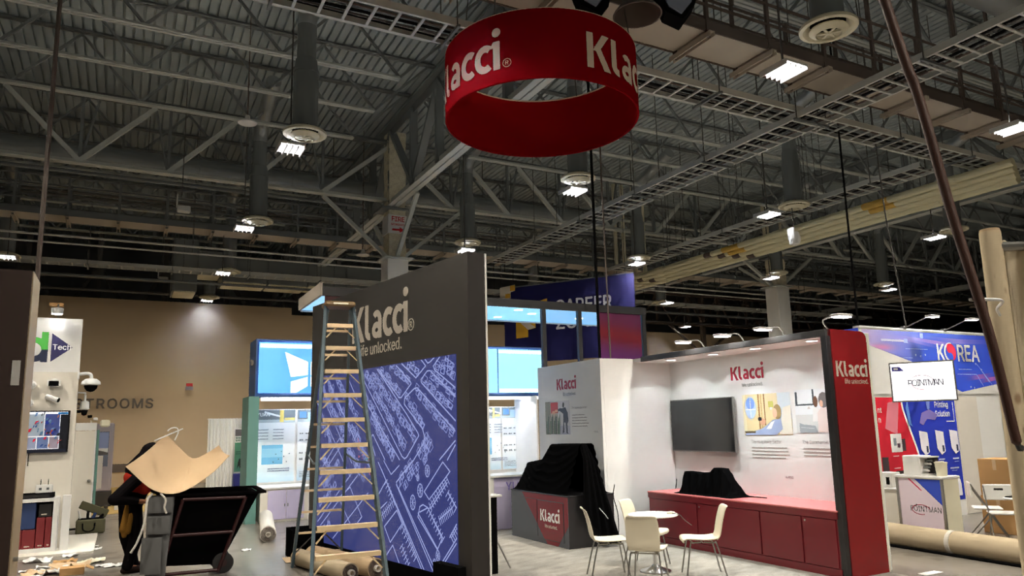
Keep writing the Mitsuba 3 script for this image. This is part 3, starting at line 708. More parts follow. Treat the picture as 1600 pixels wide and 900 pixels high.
# streets on the left part, hidden by the ladder from the front
for l in ([(0.1, 2.4), (1.35, 1.25)], [(0.0, 2.2), (1.3, 1.05)], [(0.35, 2.62), (1.6, 1.45)], [(0.1, 1.05), (0.9, 1.62), (1.6, 1.2)], [(0.05, 0.9), (0.95, 1.5)], [(0.1, 0.3), (1.5, 1.2)], [(0.1, 0.18), (1.55, 1.08)], [(0.7, 0.1), (1.9, 0.85)], [(1.1, 2.62), (1.5, 2.2)], [(0.9, 0.72), (1.4, 0.3), (1.7, 0.5), (1.3, 0.9), (0.9, 0.72)]):
    ink(ml, l, 0.016)
r2 = random.Random(11)
def house(cx, cy, d, s):
    e = np.array(d); f = np.array([-d[1], d[0]])
    P = lambda a, b: (cx + e[0] * a + f[0] * b, cy + e[1] * a + f[1] * b)
    for k in range(2):
        w, h = s * r2.uniform(0.5, 0.95), s * r2.uniform(0.5, 0.95)
        ox, oy = r2.uniform(-0.3, 0.3) * s, r2.uniform(-0.3, 0.3) * s
        ink(hl, [P(ox - w / 2, oy - h / 2), P(ox + w / 2, oy - h / 2), P(ox + w / 2, oy + h / 2), P(ox - w / 2, oy + h / 2), P(ox - w / 2, oy - h / 2)], 0.0095)
    ink(hl, [P(-s * 0.4, -s * 0.2), P(s * 0.35, s * 0.25)], 0.009)
    if r2.random() < 0.6:
        a, b = r2.uniform(-0.7, 0.7) * s, r2.uniform(-0.7, 0.7) * s
        hl.append(affinity.translate(Point(0, 0).buffer(s * 0.24, quad_segs=3).difference(Point(0, 0).buffer(s * 0.18, quad_segs=3)), *P(a, b)))
rowsh = [sh(l) for l in LH] + [[(0.15, 2.5), (1.1, 1.62)], [(0.45, 2.5), (1.45, 1.6)], [(0.75, 2.55), (1.5, 1.95)], [(0.1, 2.0), (0.6, 1.55)], [(0.3, 0.85), (0.9, 1.3)], [(0.2, 0.55), (0.75, 0.95)], [(1.2, 1.5), (1.75, 1.05)], [(0.25, 1.35), (0.6, 1.15)], [(1.4, 1.75), (2.0, 1.2)], [(0.2, 0.1), (0.6, 0.35)]]
for l in rowsh:
    a, b = np.array(l[0]), np.array(l[-1])
    L = np.linalg.norm(b - a)
    d = (b - a) / L
    n = max(2, int(L / 0.1))
    for q in range(n):
        p = a + (b - a) * (q + 0.5) / n
        house(p[0] + r2.uniform(-0.02, 0.02), p[1] + r2.uniform(-0.02, 0.02), d, 0.115)
for a, b, n in LTK:
    a, b = np.array(sh([a])[0]), np.array(sh([b])[0])
    d = (b - a) / np.linalg.norm(b - a)
    f = np.array([d[1], -d[0]])
    ink(ml, [tuple(a), tuple(b)], 0.011)
    for q in range(n):
        p = a + (b - a) * q / (n - 1)
        ink(ml, [tuple(p - f * 0.045), tuple(p + f * 0.075)], 0.013)
for a, b, ra, rb in LE:
    o = affinity.scale(Point(0, 0).buffer(1, quad_segs=6), ra, rb)
    ml.append(affinity.translate(o.difference(affinity.scale(o, 0.8, 0.84)), a + DX, b))
    for q in range(4):
        g = q * PI / 4
        ink(ml, [(a + DX - ra * 0.8 * math.cos(g), b - rb * 0.8 * math.sin(g)), (a + DX + ra * 0.8 * math.cos(g), b + rb * 0.8 * math.sin(g))], 0.008)
scr = sbox(0.004, 0.004, W_ - 0.004, H_ - 0.004)
base = Fr(tf.pt(LED0, LB), TH - PI / 2)
obj('street_lines', base.prism(unary_union(ml).intersection(scr).simplify(0.002), 0.012, 0.013), 'm_screen_glass', sc, 'white street outlines on the screen', emit=(0.31, 0.36, 0.68), weight=0.15)
obj('house_lines', base.prism(unary_union(hl).intersection(scr).simplify(0.003), 0.012, 0.0128), 'm_screen_glass', sc, 'pale blue scribbled house outlines on the screen', emit=(0.27, 0.32, 0.66), weight=0.15)
pr = Print(base, 0.0145)
for q in range(26):
    a, b = 1.55 + r2.uniform(0, 0.45), 1.35 - r2.uniform(0, 0.5)
    b = 1.62 - (a - 1.55) * 0.85 + r2.uniform(-0.28, 0.02)
    pr.line([(a, b), (a + r2.uniform(-.06, .06), b + r2.uniform(-.06, .06))], 0.016, r2.choice([(230, 110, 130), (120, 220, 210), (240, 150, 160)]))
pr.done('coloured_marks', sc)
obj('kick_board', tf.box(0.0, 4.8, 0, LB, 0, 0.01), 'm_black', t)
obj('service_hatch', tf.box(4.15, 4.7, 0.0, 0.36, 0.01, 0.12), 'm_black', t)

t = thing('black_crate', 'low open black box on the floor at the left foot of the screen wall', 'crate')
obj('front', bx(2.42, 3.02, 12.05, 12.07, 0, 0.43), 'm_black', t)
obj('side', bx(2.42, 2.44, 12.07, 12.5, 0, 0.43), 'm_black', t)
obj('back', bx(2.42, 2.78, 12.48, 12.5, 0, 0.43), 'm_black', t)
obj('base', bx(2.44, 2.78, 12.07, 12.48, 0, 0.03), 'm_black', t)

t = thing('black_counter', 'narrow black counter with a white top behind the right edge of the screen wall', 'counter')
obj('body', rbx(3.98, 4.54, 9.16, 9.66, Z, 1.0, 0.006), 'm_black', t)
obj('top', rbx(3.95, 4.6, 9.12, 9.7, 1.0, 1.03, 0.006), 'm_white', t)

# ---- white storage block and the alcove
XF, YF = 7.23, 10.49
XW = 8.76
t = thing('storage_block', 'white stand block with a poster and Klacci logo behind the draped counter', 'exhibit wall')
obj('front_wall', rbx(XF, XF + 0.06, YF, 12.66, Z, 3.06, 0.004), 'm_white', t)
obj('side_wall', rbx(XF + 0.06, XW + 0.05, YF, YF + 0.06, Z, 3.06, 0.004), 'm_white', t)
obj('back_wall', bx(XF + 0.06, XW + 0.05, 12.6, 12.66, Z, 3.06), 'm_white', t)
obj('roof_panel', bx(XF + 0.06, XW + 0.05, YF + 0.06, 12.6, 3.0, 3.05), 'm_white', t)
bf = Fr((XF, 12.66, 0), -PI / 2)                     # a = 12.66 - y
obj('wordmark', bf.prism(affinity.translate(klacci(0.205), 0.72, 2.585), 0, 0.004), 'm_logo_red', t, 'red Klacci wordmark')
obj('tagline', bf.text('life unlocked.', 0.93, 2.47, 0.06, 0, 0.003, False, 0.85), 'm_chrome_dull', t)
pr = Print(bf, 0.003)
pr.rect(0.27, 1.15, 1.76, 2.38, (188, 186, 190))
pr.rect(0.27, 0.46, 1.76, 2.38, (120, 122, 112)); pr.rect(0.46, 0.72, 1.9, 2.36, (188, 176, 164)); pr.rect(0.47, 0.74, 2.16, 2.36, (176, 62, 70)); pr.rect(0.74, 1.15, 1.76, 2.38, (204, 202, 206))
pr.rect(0.72, 1.15, 1.76, 1.92, (178, 180, 192))
pr.poly([(0.88, 2.24), (1.0, 2.26), (1.08, 2.16), (1.1, 2.0), (1.06, 1.96), (1.06, 1.8), (1.09, 1.78), (1.02, 1.78), (0.99, 1.98), (0.95, 1.98), (0.94, 1.8), (0.88, 1.78), (0.92, 2.0), (0.92, 2.14), (0.8, 2.2), (0.72, 2.18), (0.72, 2.22), (0.82, 2.25)], (62, 66, 80))
pr.oval(0.935, 2.3, 0.035, 0.05, (70, 66, 66)); pr.oval(0.68, 2.2, 0.06, 0.025, (214, 168, 140)); pr.oval(0.58, 2.17, 0.06, 0.03, (206, 160, 132))
for q in range(14):
    a = 0.3 + 0.035 * q
    pr.poly([(a, 1.77), (a + 0.05, 1.77), (a + 0.045 + 0.02 * (q % 3), 2.0 + 0.05 * ((q * 7) % 4)), (a + 0.01, 2.02 + 0.04 * ((q * 5) % 4))], [(72, 92, 76), (104, 118, 108), (60, 66, 64), (150, 150, 140)][q % 4])
pr.done('poster', t, label='poster of people shaking hands in front of a red panel')
pr = Print(bf, 0.003)
pr.text('The Residential Sector', 1.22, 2.22, 0.038, (150, 146, 146), False, 0.9)
for q in range(5):
    pr.rect(1.22, 1.22 + (0.42, 0.5, 0.48, 0.54, 0.5)[q], 2.1 - 0.05 * q, 2.118 - 0.05 * q, (165, 162, 160))
pr.text('KLACCI', 1.92, 1.8, 0.022, (130, 128, 128), True)
pr.done('caption', t)

t = thing('canopy_alcove', 'white display alcove with a black canopy edge and a red end wall', 'exhibit wall')
obj('rear_wall', rbx(XW, XW + 0.05, 6.42, YF, Z, 3.06, 0.004), 'm_white', t)
obj('canopy', bx(7.94, XW, 6.42, YF + 0.0, 3.0, 3.055), 'm_white', t)
obj('canopy_fascia', rbx(7.9, 7.94, 6.37, 10.22, 2.985, 3.075, 0.004), 'm_charcoal', t, 'black edge of the canopy')
obj('post_fascia', rbx(7.9, 7.98, 6.37, 6.46, Z, 2.99, 0.004), 'm_counter_dark', t, 'black front edge of the end wall')
rr = Polygon([(0.0, 0.0), (0.69, 0.0), (0.69, 2.96)] + [(0.57 + 0.12 * math.cos(q), 2.96 + 0.1 * math.sin(q)) for q in np.linspace(0, PI / 2, 8)] + [(0.0, 3.07)])
ef = Fr((7.975, 6.36, Z), 0)
obj('end_wall', ef.prism(rr, -0.06, 0), 'm_red_panel', t, 'red end wall with rounded top corner')
obj('end_wall_back', bx(8.665, 8.7, 6.36, 6.42, Z, 2.98), 'm_warm_white', t)
obj('wordmark', ef.prism(affinity.scale(affinity.translate(klacci(0.2), 0.05, 2.46), 0.92, 1, origin=(0, 0)), 0, 0.004), 'm_letter', t, 'white Klacci wordmark on red')
obj('tagline', ef.text('life unlocked.', 0.19, 2.37, 0.062, 0, 0.003, False, 0.85), 'm_letter', t)
wf = Fr((XW, YF, 0), -PI / 2)                      # a = 10.49 - y
obj('wall_wordmark', wf.prism(affinity.translate(klacci(0.215), 1.52, 2.585), 0, 0.004), 'm_logo_red', t, 'red Klacci wordmark on the white wall')
obj('wall_tagline', wf.text('life unlocked.', 1.75, 2.47, 0.06, 0, 0.003, False, 0.85), 'm_chrome_dull', t)
for q, y in enumerate((9.85, 8.83, 7.93, 6.9)):
    k = obj('downlight', lathe([(0.075, 2.985), (0.11, 2.985), (0.115, 2.998), (0.075, 2.999)], 24, (8.27, y, 0)), 'm_white', t)
    obj('lens', trimesh.creation.revolve([(0, 2.992), (0.08, 2.992)], sections=24).apply_translation((8.27, y, 0)) if False else lathe([(0.0, 2.99), (0.082, 2.99), (0.082, 2.996), (0, 2.996)], 24, (8.27, y, 0)), 'm_white', k, emit=DOWNLIGHT, weight=1.0)
for q, y in enumerate((9.85, 8.83, 7.93, 6.9)):
    scene[f'downlight_beam_{q}'] = {'type': 'spot', 'intensity': {'type': 'rgb', 'value': list(DOWNBEAM)}, 'cutoff_angle': 62.0, 'beam_width': 30.0, 'to_world': T().look_at(origin=[8.27, y, 2.97], target=[8.27, y, 0], up=[0, 1, 0])}
for q, y in enumerate((8.89, 8.03, 7.25, 5.98)):
    lab = ['first', 'second', 'third', 'rightmost'][q] + ' arm spotlight from the left above the black canopy edge'
    u = thing('arm_spotlight', lab, 'spotlight', 'arm spotlights on the alcove canopy')
    y2 = max(y, 6.5)
    obj('arm', tube(curve([(8.3, y2 + 0.1, 3.06), (8.1, y2 + 0.05, 3.22), (7.85, y + 0.02, 3.2)], 6), 0.012, 6), 'm_chrome_dull', u)
    obj('clamp', rbx(8.24, 8.36, y2 + 0.05, y2 + 0.15, 3.055, 3.1, 0.008), 'm_chrome_dull', u)
    obj('head', rbx(7.6, 7.86, y - 0.07, y + 0.07, 3.17, 3.2, 0.01), 'm_white', u)
    obj('lens', bx(7.62, 7.84, y - 0.055, y + 0.055, 3.155, 3.168), 'm_white', u, emit=ARMSPOT, weight=0.5)
pr = Print(wf, 0.003)                                # woman on a sofa by a round window
pr.rect(1.74, 2.7, 1.71, 2.34, (226, 206, 160))
pr.rect(2.45, 2.7, 1.95, 2.34, (206, 216, 222)); pr.rect(1.74, 1.8, 1.71, 2.34, (238, 226, 190))
pr.oval(1.9, 2.13, 0.135, 0.195, (214, 202, 170)); pr.oval(1.9, 2.13, 0.115, 0.17, (176, 196, 232)); pr.oval(1.9, 2.2, 0.09, 0.09, (120, 150, 220)); pr.rect(1.895, 1.907, 1.97, 2.29, (240, 236, 226)); pr.rect(1.79, 2.01, 2.1, 2.112, (240, 236, 226))
pr.rect(2.06, 2.09, 1.8, 2.34, (170, 130, 84)); pr.rect(2.12, 2.135, 1.8, 2.34, (196, 160, 110)); pr.rect(2.18, 2.2, 1.86, 2.34, (150, 110, 70))
pr.rect(2.27, 2.37, 2.13, 2.22, (196, 186, 96)); pr.rect(2.3, 2.34, 2.09, 2.13, (236, 232, 220))
pr.poly([(2.45, 1.72), (2.7, 1.72), (2.7, 2.15), (2.55, 2.12)], (228, 222, 206))
pr.poly([(1.76, 1.73), (2.1, 1.8), (2.22, 1.86), (2.35, 1.94), (2.5, 1.95), (2.52, 1.8), (2.4, 1.71), (1.76, 1.71)], (158, 172, 204))
pr.poly([(2.2, 1.8), (2.3, 1.9), (2.38, 1.93), (2.3, 1.8)], (236, 234, 236))
pr.oval(2.14, 1.91, 0.06, 0.05, (216, 168, 136)); pr.oval(2.44, 2.06, 0.075, 0.11, (170, 142, 96)); pr.oval(2.39, 2.04, 0.045, 0.075, (226, 182, 152)); pr.rect(2.05, 2.12, 1.93, 1.98, (40, 40, 44))
pr.rect(1.76, 1.98, 1.74, 1.77, (96, 84, 66))
pr.done('poster', t, label='poster of a seated woman with a phone by a round window')
pr = Print(wf, 0.003)                                # two men at a table
pr.rect(2.78, 3.75, 1.73, 2.36, (224, 226, 228)); pr.rect(2.78, 3.75, 1.73, 2.0, (206, 206, 204))
pr.rect(2.79, 2.83, 2.14, 2.33, (70, 74, 80)); pr.rect(2.79, 3.14, 2.13, 2.155, (80, 84, 90)); pr.rect(3.1, 3.13, 2.14, 2.36, (70, 74, 80)); pr.rect(3.3, 3.6, 2.2, 2.25, (70, 74, 80))
pr.oval(3.15, 2.18, 0.04, 0.08, (96, 66, 52)); pr.poly([(3.1, 2.1), (3.2, 2.1), (3.25, 1.9), (3.08, 1.9)], (226, 222, 220))
pr.poly([(3.17, 1.75), (3.17, 2.02), (3.24, 2.1), (3.36, 2.1), (3.48, 2.0), (3.5, 1.75)], (222, 206, 200)); pr.oval(3.29, 2.2, 0.085, 0.11, (112, 104, 104)); pr.oval(3.25, 2.15, 0.03, 0.05, (206, 160, 136))
pr.poly([(2.84, 1.74), (2.84, 1.88), (2.92, 1.86), (3.12, 1.84), (3.16, 1.74)], (150, 156, 160)); pr.line([(2.86, 1.82), (3.1, 1.8)], 0.01, (190, 194, 196)); pr.poly([(3.0, 2.08), (3.03, 2.12), (3.06, 2.08)], (196, 186, 180))
pr.done('poster', t, label='poster of two men talking, partly behind the red end wall')
pr = Print(wf, 0.003)
pr.text('The Hospitality Sector', 1.86, 1.585, 0.05, (140, 134, 132), False, 0.85); pr.text('The Commercial Sector', 2.86, 1.585, 0.05, (140, 134, 132), False, 0.85)
for q in range(4):
    pr.rect(1.87, 1.87 + (0.7, 0.72, 0.74, 0.66)[q], 1.51 - 0.05 * q, 1.525 - 0.05 * q, (165, 158, 152))
for q in range(3):
    pr.rect(2.87, 3.55, 1.51 - 0.05 * q, 1.525 - 0.05 * q, (165, 158, 152))
pr.text('KLACCI', 2.5, 1.08, 0.03, (120, 70, 76), True, 0.9)
pr.done('caption', t)

t = thing('wall_television', 'black flat television hung on the white alcove wall', 'television')
obj('frame', wf.box(0.06, 1.6, 1.43, 2.325, 0.03, 0.085, 0.006), 'm_tv_frame', t)
obj('screen', wf.box(0.075, 1.585, 1.45, 2.31, 0.085, 0.088), 'm_tv_black', t, 'dark glossy screen')
obj('wall_mount', wf.box(0.5, 1.1, 1.6, 2.1, 0, 0.03), 'm_black', t)

# ---- long red counter
t = thing('red_counter', 'long glossy red counter under the wall television', 'counter')
CX = 7.88
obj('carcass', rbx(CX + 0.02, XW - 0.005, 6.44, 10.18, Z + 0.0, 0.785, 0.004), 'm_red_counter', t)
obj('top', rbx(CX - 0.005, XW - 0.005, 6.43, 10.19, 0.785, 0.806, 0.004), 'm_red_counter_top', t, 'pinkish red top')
obj('plinth', bx(CX + 0.005, CX + 0.02, 6.44, 10.18, Z, 0.1), 'm_red_counter', t)
obj('top_rail', bx(CX, CX + 0.02, 6.44, 10.18, 0.7, 0.785), 'm_red_counter', t)
for q, (a, b) in enumerate(((9.0, 10.15), (7.72, 8.985), (7.0, 7.705), (6.47, 6.985))):
    k = obj('door', rbx(CX + 0.003, CX + 0.02, a + 0.006, b - 0.006, 0.11, 0.69, 0.003), 'm_red_counter', t)
    if q in (1, 3):
        obj('lock', lathe([(0, 0), (0.014, 0), (0.014, 0.008), (0, 0.01)], 12).apply_transform(Fr((CX + 0.004, b - 0.05, 0.65), -PI / 2).M), 'm_chrome', k)

# ---- reception counter
t = thing('reception_counter', 'dark grey reception counter with a red Klacci triangle on its front', 'counter')
RX = 6.3
obj('body', rbx(RX + 0.012, 7.19, 10.2, 12.13, Z, 0.8, 0.004), 'm_counter_dark', t)
obj('top', rbx(RX - 0.005, 7.2, 10.19, 12.14, 0.8, 0.818, 0.004), 'm_counter_dark', t)
rf = Fr((RX + 0.012, 12.13, 0), -PI / 2)             # a = 12.13 - y, width 1.93
obj('front_frame', rf.box(0, 1.93, Z, 0.8, 0, 0.006), 'm_counter_grey', t)
tri = Polygon([(0.41, 0.8), (1.93, 0.8), (1.93, 0.35), (1.6, 0.01), (1.26, 0.01)])
d1, d2 = sbox(0.1, 0.1, 0.945, 0.705), sbox(0.965, 0.08, 1.8, 0.7)
obj('red_triangle', rf.prism(tri.difference(d2.buffer(0.006)).difference(d1.buffer(0.004)), 0.006, 0.008), 'm_red_counter', t, 'red triangle on the front')
k = obj('door', rf.prism(d1.buffer(-0.004), 0.006, 0.013), 'm_counter_grey', t)
obj('red_corner', rf.prism(d1.buffer(-0.004).intersection(tri), 0.013, 0.0145), 'm_red_counter', k)
k = obj('door', rf.prism(d2.buffer(-0.006), 0.006, 0.015), 'm_counter_grey', t)
obj('red_face', rf.prism(d2.buffer(-0.006).intersection(tri), 0.015, 0.0165), 'm_red_counter', k)
obj('wordmark', rf.prism(affinity.translate(klacci(0.19), 1.06, 0.37), 0.0165, 0.019), 'm_white', k, 'white Klacci wordmark')
obj('tagline', rf.text('life unlocked.', 1.2, 0.27, 0.055, 0.0165, 0.002, False, 0.85), 'm_letter', k)

# ---- black cloths
def drape_main(u, v):
    y = 12.11 - 1.86 * u
    top = np.interp(y, [10.25, 11.2, 11.48, 11.56, 12.03, 12.08, 12.11], [1.63, 1.615, 1.37, 1.34, 1.28, 0.9, 0.825])
    s = float(np.interp(v, [0, 0.03, 0.42, 0.46, 0.64, 0.7, 0.97, 1], [0.0, 0.02, 0.97, 1.0, 1.0, 0.95, 0.03, 0.0]))
    x = float(np.interp(v, [0, 0.03, 0.42, 0.46, 0.64, 0.7, 0.97, 1], [6.32, 6.35, 6.6, 6.63, 6.84, 6.88, 7.08, 7.14]))
    ph = (1 - s) * 1.0 + 2.2 * (u - 0.62) ** 2
    d = 0.04 * (0.5 + 0.5 * math.sin(ph * 34)) ** 2 * (math.sin(PI * min(1.0, s * 1.02)) if u > 0.3 else 0.25) + 0.014 * math.sin(u * 52 + 3 * s) * (1 - s) * (0.3 if u > 0.3 else 1.2)
    return (x - d * 0.9, y, 0.822 + max(top - 0.822, 0) * s + d * 0.25)
t = thing('draped_display', 'black cloth thrown over equipment on the dark grey reception counter', 'cloth')
obj('cloth', thick(grid(drape_main, 130, 90), 0.004), 'm_cloth_black', t, smooth=True)
def fall(u, v):
    x = 6.5 + 0.2 * u * (1 - v) + 0.7 * u * v + 0.1 * (1 - v)
    lo = 0.62 - 1.0 * u if u < 0.55 else 0.05
    top = float(np.interp(u, [0, 0.15, 0.6, 1], [1.55, 1.63, 1.62, 1.5]))
    z = top + (max(lo, 0.05) - top) * v
    f = 0.035 * math.sin(u * 26 + 1.5 * v) * (0.15 + v)
    return (x, 10.25 - 0.07 * min(1, v * 6) - 0.2 * v * (1 - 0.25 * v) + f - 0.01, z)
obj('hanging_end', thick(grid(fall, 60, 50), 0.004), 'm_cloth_black', t, smooth=True)
t = thing('draped_devices', 'small black cloth over devices on the long red counter', 'cloth')
def drape2(u, v):
    y = 9.62 - 1.28 * u
    top = 0.815 + np.interp(u, [0, 0.06, 0.1, 0.33, 0.38, 0.45, 0.56, 0.62, 0.77, 0.98, 1], [0.0, 0.03, 0.33, 0.32, 0.29, 0.33, 0.34, 0.41, 0.4, 0.03, 0])
    s = np.interp(v, [0, 0.05, 0.45, 0.65, 0.95, 1], [0, 0.04, 1, 1, 0.04, 0])
    x = np.interp(v, [0, 0.05, 0.45, 0.65, 0.95, 1], [7.97, 7.99, 8.12, 8.26, 8.4, 8.43])
    d = 0.02 * math.sin(u * 46 + 3 * s) * math.sin(PI * s) + 0.008 * math.sin(u * 90)
    return (x - d, y, 0.809 + (top - 0.809) * s + 0.003)
obj('cloth', thick(grid(drape2, 90, 40), 0.004), 'm_cloth_black', t, smooth=True)
def cord(pts, r, m, lab):
    obj('cord', tube(curve(pts, 8), r, 6), m, None, lab, 'cord')
cord([(8.2, 8.8, 0.812), (8.3, 8.62, 0.815), (8.22, 8.45, 0.812), (8.32, 8.25, 0.818), (8.4, 8.05, 0.812)], 0.007, 'm_black', 'thin black lead lying on the long red counter')
cord([(7.2, 10.17, 0.95), (7.26, 10.3, 0.75), (7.42, 10.42, 0.45), (7.45, 10.46, 0.2), (7.4, 10.42, 0.015)], 0.008, 'm_steel_dark', 'grey lead hanging from the black cloth down the white wall')
cord([(6.78, 10.02, 0.62), (6.9, 10.03, 0.5), (7.0, 10.08, 0.42), (7.1, 10.1, 0.4)], 0.007, 'm_white', 'short white lead hanging beside the reception counter')
obj('wall_socket_lead', tube(curve([(8.7, 10.4, 0.95), (8.66, 10.36, 0.9), (8.6, 10.3, 0.86), (8.5, 10.2, 0.815)], 6), 0.008, 6), 'm_black', None, 'short black lead at the left end of the long red counter', 'cord')

# ---- bistro table and shell chairs
t = thing('bistro_table', 'round white bistro table on a chrome pedestal among the shell chairs', 'table')
tx, ty = 6.32, 8.08
obj('tabletop', lathe([(0, 0.715), (0.31, 0.715), (0.328, 0.722), (0.332, 0.73), (0.328, 0.738), (0.31, 0.742), (0, 0.742)], 48, (tx, ty, 0)), 'm_table_white', t, smooth=40)
obj('pedestal', lathe([(0, 0.04), (0.03, 0.05), (0.028, 0.4), (0.028, 0.7), (0.1, 0.714), (0, 0.715)], 20, (tx, ty, 0)), 'm_chrome', t, smooth=40)
obj('foot', lathe([(0, Z), (0.2, Z), (0.205, 0.02), (0.15, 0.04), (0.06, 0.07), (0.032, 0.1), (0, 0.1)], 40, (tx, ty, 0)), 'm_chrome', t, smooth=40)
t = thing('small_device', 'small cream device with a dangling lead on the bistro table edge', 'device')
obj('body', rbx(6.46, 6.55, 7.9, 7.98, 0.743, 0.77, 0.006), 'm_cream', t)
obj('lead', tube(curve([(6.5, 7.9, 0.75), (6.52, 7.78, 0.74), (6.6, 7.76, 0.66), (6.68, 7.74, 0.6)], 6), 0.005, 5), 'm_steel_dark', t)

PR = [(0.235, 0.425), (0.242, 0.44), (0.235, 0.455), (0.2, 0.462), (0.1, 0.455), (0.0, 0.446), (-0.1, 0.444), (-0.17, 0.452), (-0.21, 0.475), (-0.235, 0.52), (-0.25, 0.6), (-0.27, 0.7), (-0.295, 0.79), (-0.315, 0.845), (-0.33, 0.86), (-0.345, 0.862)]
PRC = curve([(p[0], 0, p[1]) for p in PR], 4)
def shell(u, v):
    q = u * (len(PRC) - 1)
    i0 = min(int(q), len(PRC) - 2)
    p = PRC[i0] * (1 - (q - i0)) + PRC[i0 + 1] * (q - i0)
    w = np.interp(u, [0, 0.05, 0.16, 0.3, 0.45, 0.55, 0.66, 0.8, 0.93, 0.985, 1], [0.155, 0.19, 0.215, 0.222, 0.2, 0.185, 0.2, 0.195, 0.17, 0.145, 0.12])
    b = 2 * v - 1
    lift = 0.03 * abs(b) ** 2.5 * np.interp(u, [0, 0.2, 0.5, 0.6, 1], [0, 0.4, 1, 0.7, 0.2])
    if u < 0.5:
        return (p[0], b * w, p[2] + lift)
    return (p[0] + lift * 0.9, b * w, p[2])
SHELL = mikit.ply(thick(grid(shell, 44, 18), 0.012), 'm_chair_shell', smooth=True)
LEGS = []
for sx in (1, -1):
    for sy in (1, -1):
        LEGS.append(mikit.ply(tube(curve([(0.02 * sx, 0.1 * sy, 0.425), (0.13 * sx, 0.155 * sy, 0.425), (0.165 * sx, 0.17 * sy, 0.405), (0.235 * sx - (0.03 if sx < 0 else 0), 0.215 * sy, Z)], 5), 0.0095, 8), 'm_chrome_dull', smooth=40))
FRAME = mikit.ply(cat([rod((0.13, -0.155, 0.425), (0.13, 0.155, 0.425), 0.008), rod((-0.13, -0.155, 0.425), (-0.13, 0.155, 0.425), 0.008), rod((0.0, -0.14, 0.425), (0, 0.14, 0.425), 0.007)]), 'm_chrome_dull')
def shell_chair(x, y, face, lab):
    M = T().translate((x, y, 0)).rotate((0, 0, 1), face)
    c = thing('shell_chair', lab, 'chair', 'shell chairs round the bistro table')
    obj('seat_shell', SHELL, None, c, tw=M)
    for l in LEGS:
        obj('leg', l, None, c, tw=M)
    obj('underframe', FRAME, None, c, tw=M)
shell_chair(5.64, 8.16, -26, 'cream shell chair left of the bistro table, seen from its side')
shell_chair(6.66, 7.55, 148, 'cream shell chair right of the bistro table, turned to the left')
shell_chair(5.62, 7.33, 42, 'cream shell chair in front of the bistro table with its back to the camera')
shell_chair(6.52, 8.5, -62, 'cream shell chair behind the bistro table, facing the camera')

# ---- the hanging ring
t = thing('ring_banner', 'large red fabric ring banner with white Klacci lettering hung overhead', 'banner')
rx, ry, rz, rr_, rh = 4.622, 7.788, 5.844, 1.25, 0.85
def cyl(r, z0, z1, n, m=1):
    return lambda u, v: (rx + r * math.cos(2 * PI * u), ry + r * math.sin(2 * PI * u), z0 + (z1 - z0) * v)
g1 = grid(cyl(rr_, rz, rz + rh, 0), 128, 4)
obj('outer_fabric', g1, 'm_ring_red', t, smooth=True)
obj('inner_fabric', grid(cyl(rr_ - 0.02, rz + 0.0, rz + rh, 0), 128, 4), 'm_ring_red_in', t, smooth=True)
obj('lower_hem', tube([(rx + (rr_ - 0.01) * math.cos(a), ry + (rr_ - 0.01) * math.sin(a), rz) for a in np.linspace(0, 2 * PI, 97)], 0.014, 6), 'm_ring_red', t)
obj('upper_hem', tube([(rx + (rr_ - 0.012) * math.cos(a), ry + (rr_ - 0.012) * math.sin(a), rz + rh) for a in np.linspace(0, 2 * PI, 97)], 0.014, 6), 'm_ring_letter', t)
def wrap(shape, a0, z0, c):
    o = []
    for g in getattr(shape, 'geoms', [shape]):
        g = g.segmentize(0.05)
        v, f = trimesh.creation.triangulate_polygon(g, engine='earcut')
        m = trimesh.Trimesh(np.c_[v, np.zeros(len(v))], f, process=False)
        m = m.subdivide_to_size(0.12) if hasattr(m, 'subdivide_to_size') else m
        th = a0 + m.vertices[:, 0] / rr_
        o.append(trimesh.Trimesh(np.c_[rx + (rr_ + c) * np.cos(th), ry + (rr_ + c) * np.sin(th), z0 + m.vertices[:, 1]], m.faces, process=False))
    return cat(o)
for nm_, a0 in (('wordmark', math.radians(-208)), ('wordmark', math.radians(-95)), ('wordmark', math.radians(28))):
    obj(nm_, wrap(klacci(0.44), a0, rz + 0.16, 0.006), 'm_ring_letter', t, 'white Klacci wordmark on the ring')
    obj('registered_mark', wrap(affinity.translate(registered(0.055), 1.52, 0.06), a0, rz + 0.16, 0.006), 'm_ring_letter', t)
for q in range(4):
    a = 0.6 + q * PI / 2
    p = (rx + rr_ * 0.985 * math.cos(a), ry + rr_ * 0.985 * math.sin(a))
    obj('suspension_wire', rod((*p, rz + rh), (p[0] * 0.6 + rx * 0.4, p[1] * 0.6 + ry * 0.4, 11), 0.008, 5), 'm_steel_dark', t)

# ================================================================ ladder and rolls
t = thing('step_ladder', 'tall blue grey step ladder with wooden coloured treads before the screen wall', 'ladder')
la = math.radians(-4.9)
LD = np.array([math.cos(la), math.sin(la), 0])
LB_ = np.array([-math.sin(la), math.cos(la), 0])
def lad(z):                                        # centre and width of the front rails at height z
    s = (3.289 - z) / (3.289 - 0.544)
    return np.array([2.452 + (2.347 - 2.452) * s, 9.466 + (8.542 - 9.466) * s, z]), 0.332 + (0.735 - 0.332) * s
def rear(z):
    s = (3.5 - z) / 3.5
    return np.array([2.46, 9.56, z]) + LB_ * (0.0 + 1.75 * s) + LD * 0.03 * s, 0.3 + 0.4 * s
for sgn in (-1, 1):
    (p, w), (q, v) = lad(3.56), lad(0.0)
    obj('front_rail', bar(p + LD * sgn * (w / 2 + 0.03), q + LD * sgn * (v / 2 + 0.03), 0.035, 0.085), 'm_ladder_blue', t)
    (p, w), (q, v) = rear(3.52), rear(0.0)
    obj('rear_rail', bar(p + LD * sgn * w / 2, q + LD * sgn * v / 2, 0.035, 0.06), 'm_ladder_blue', t)
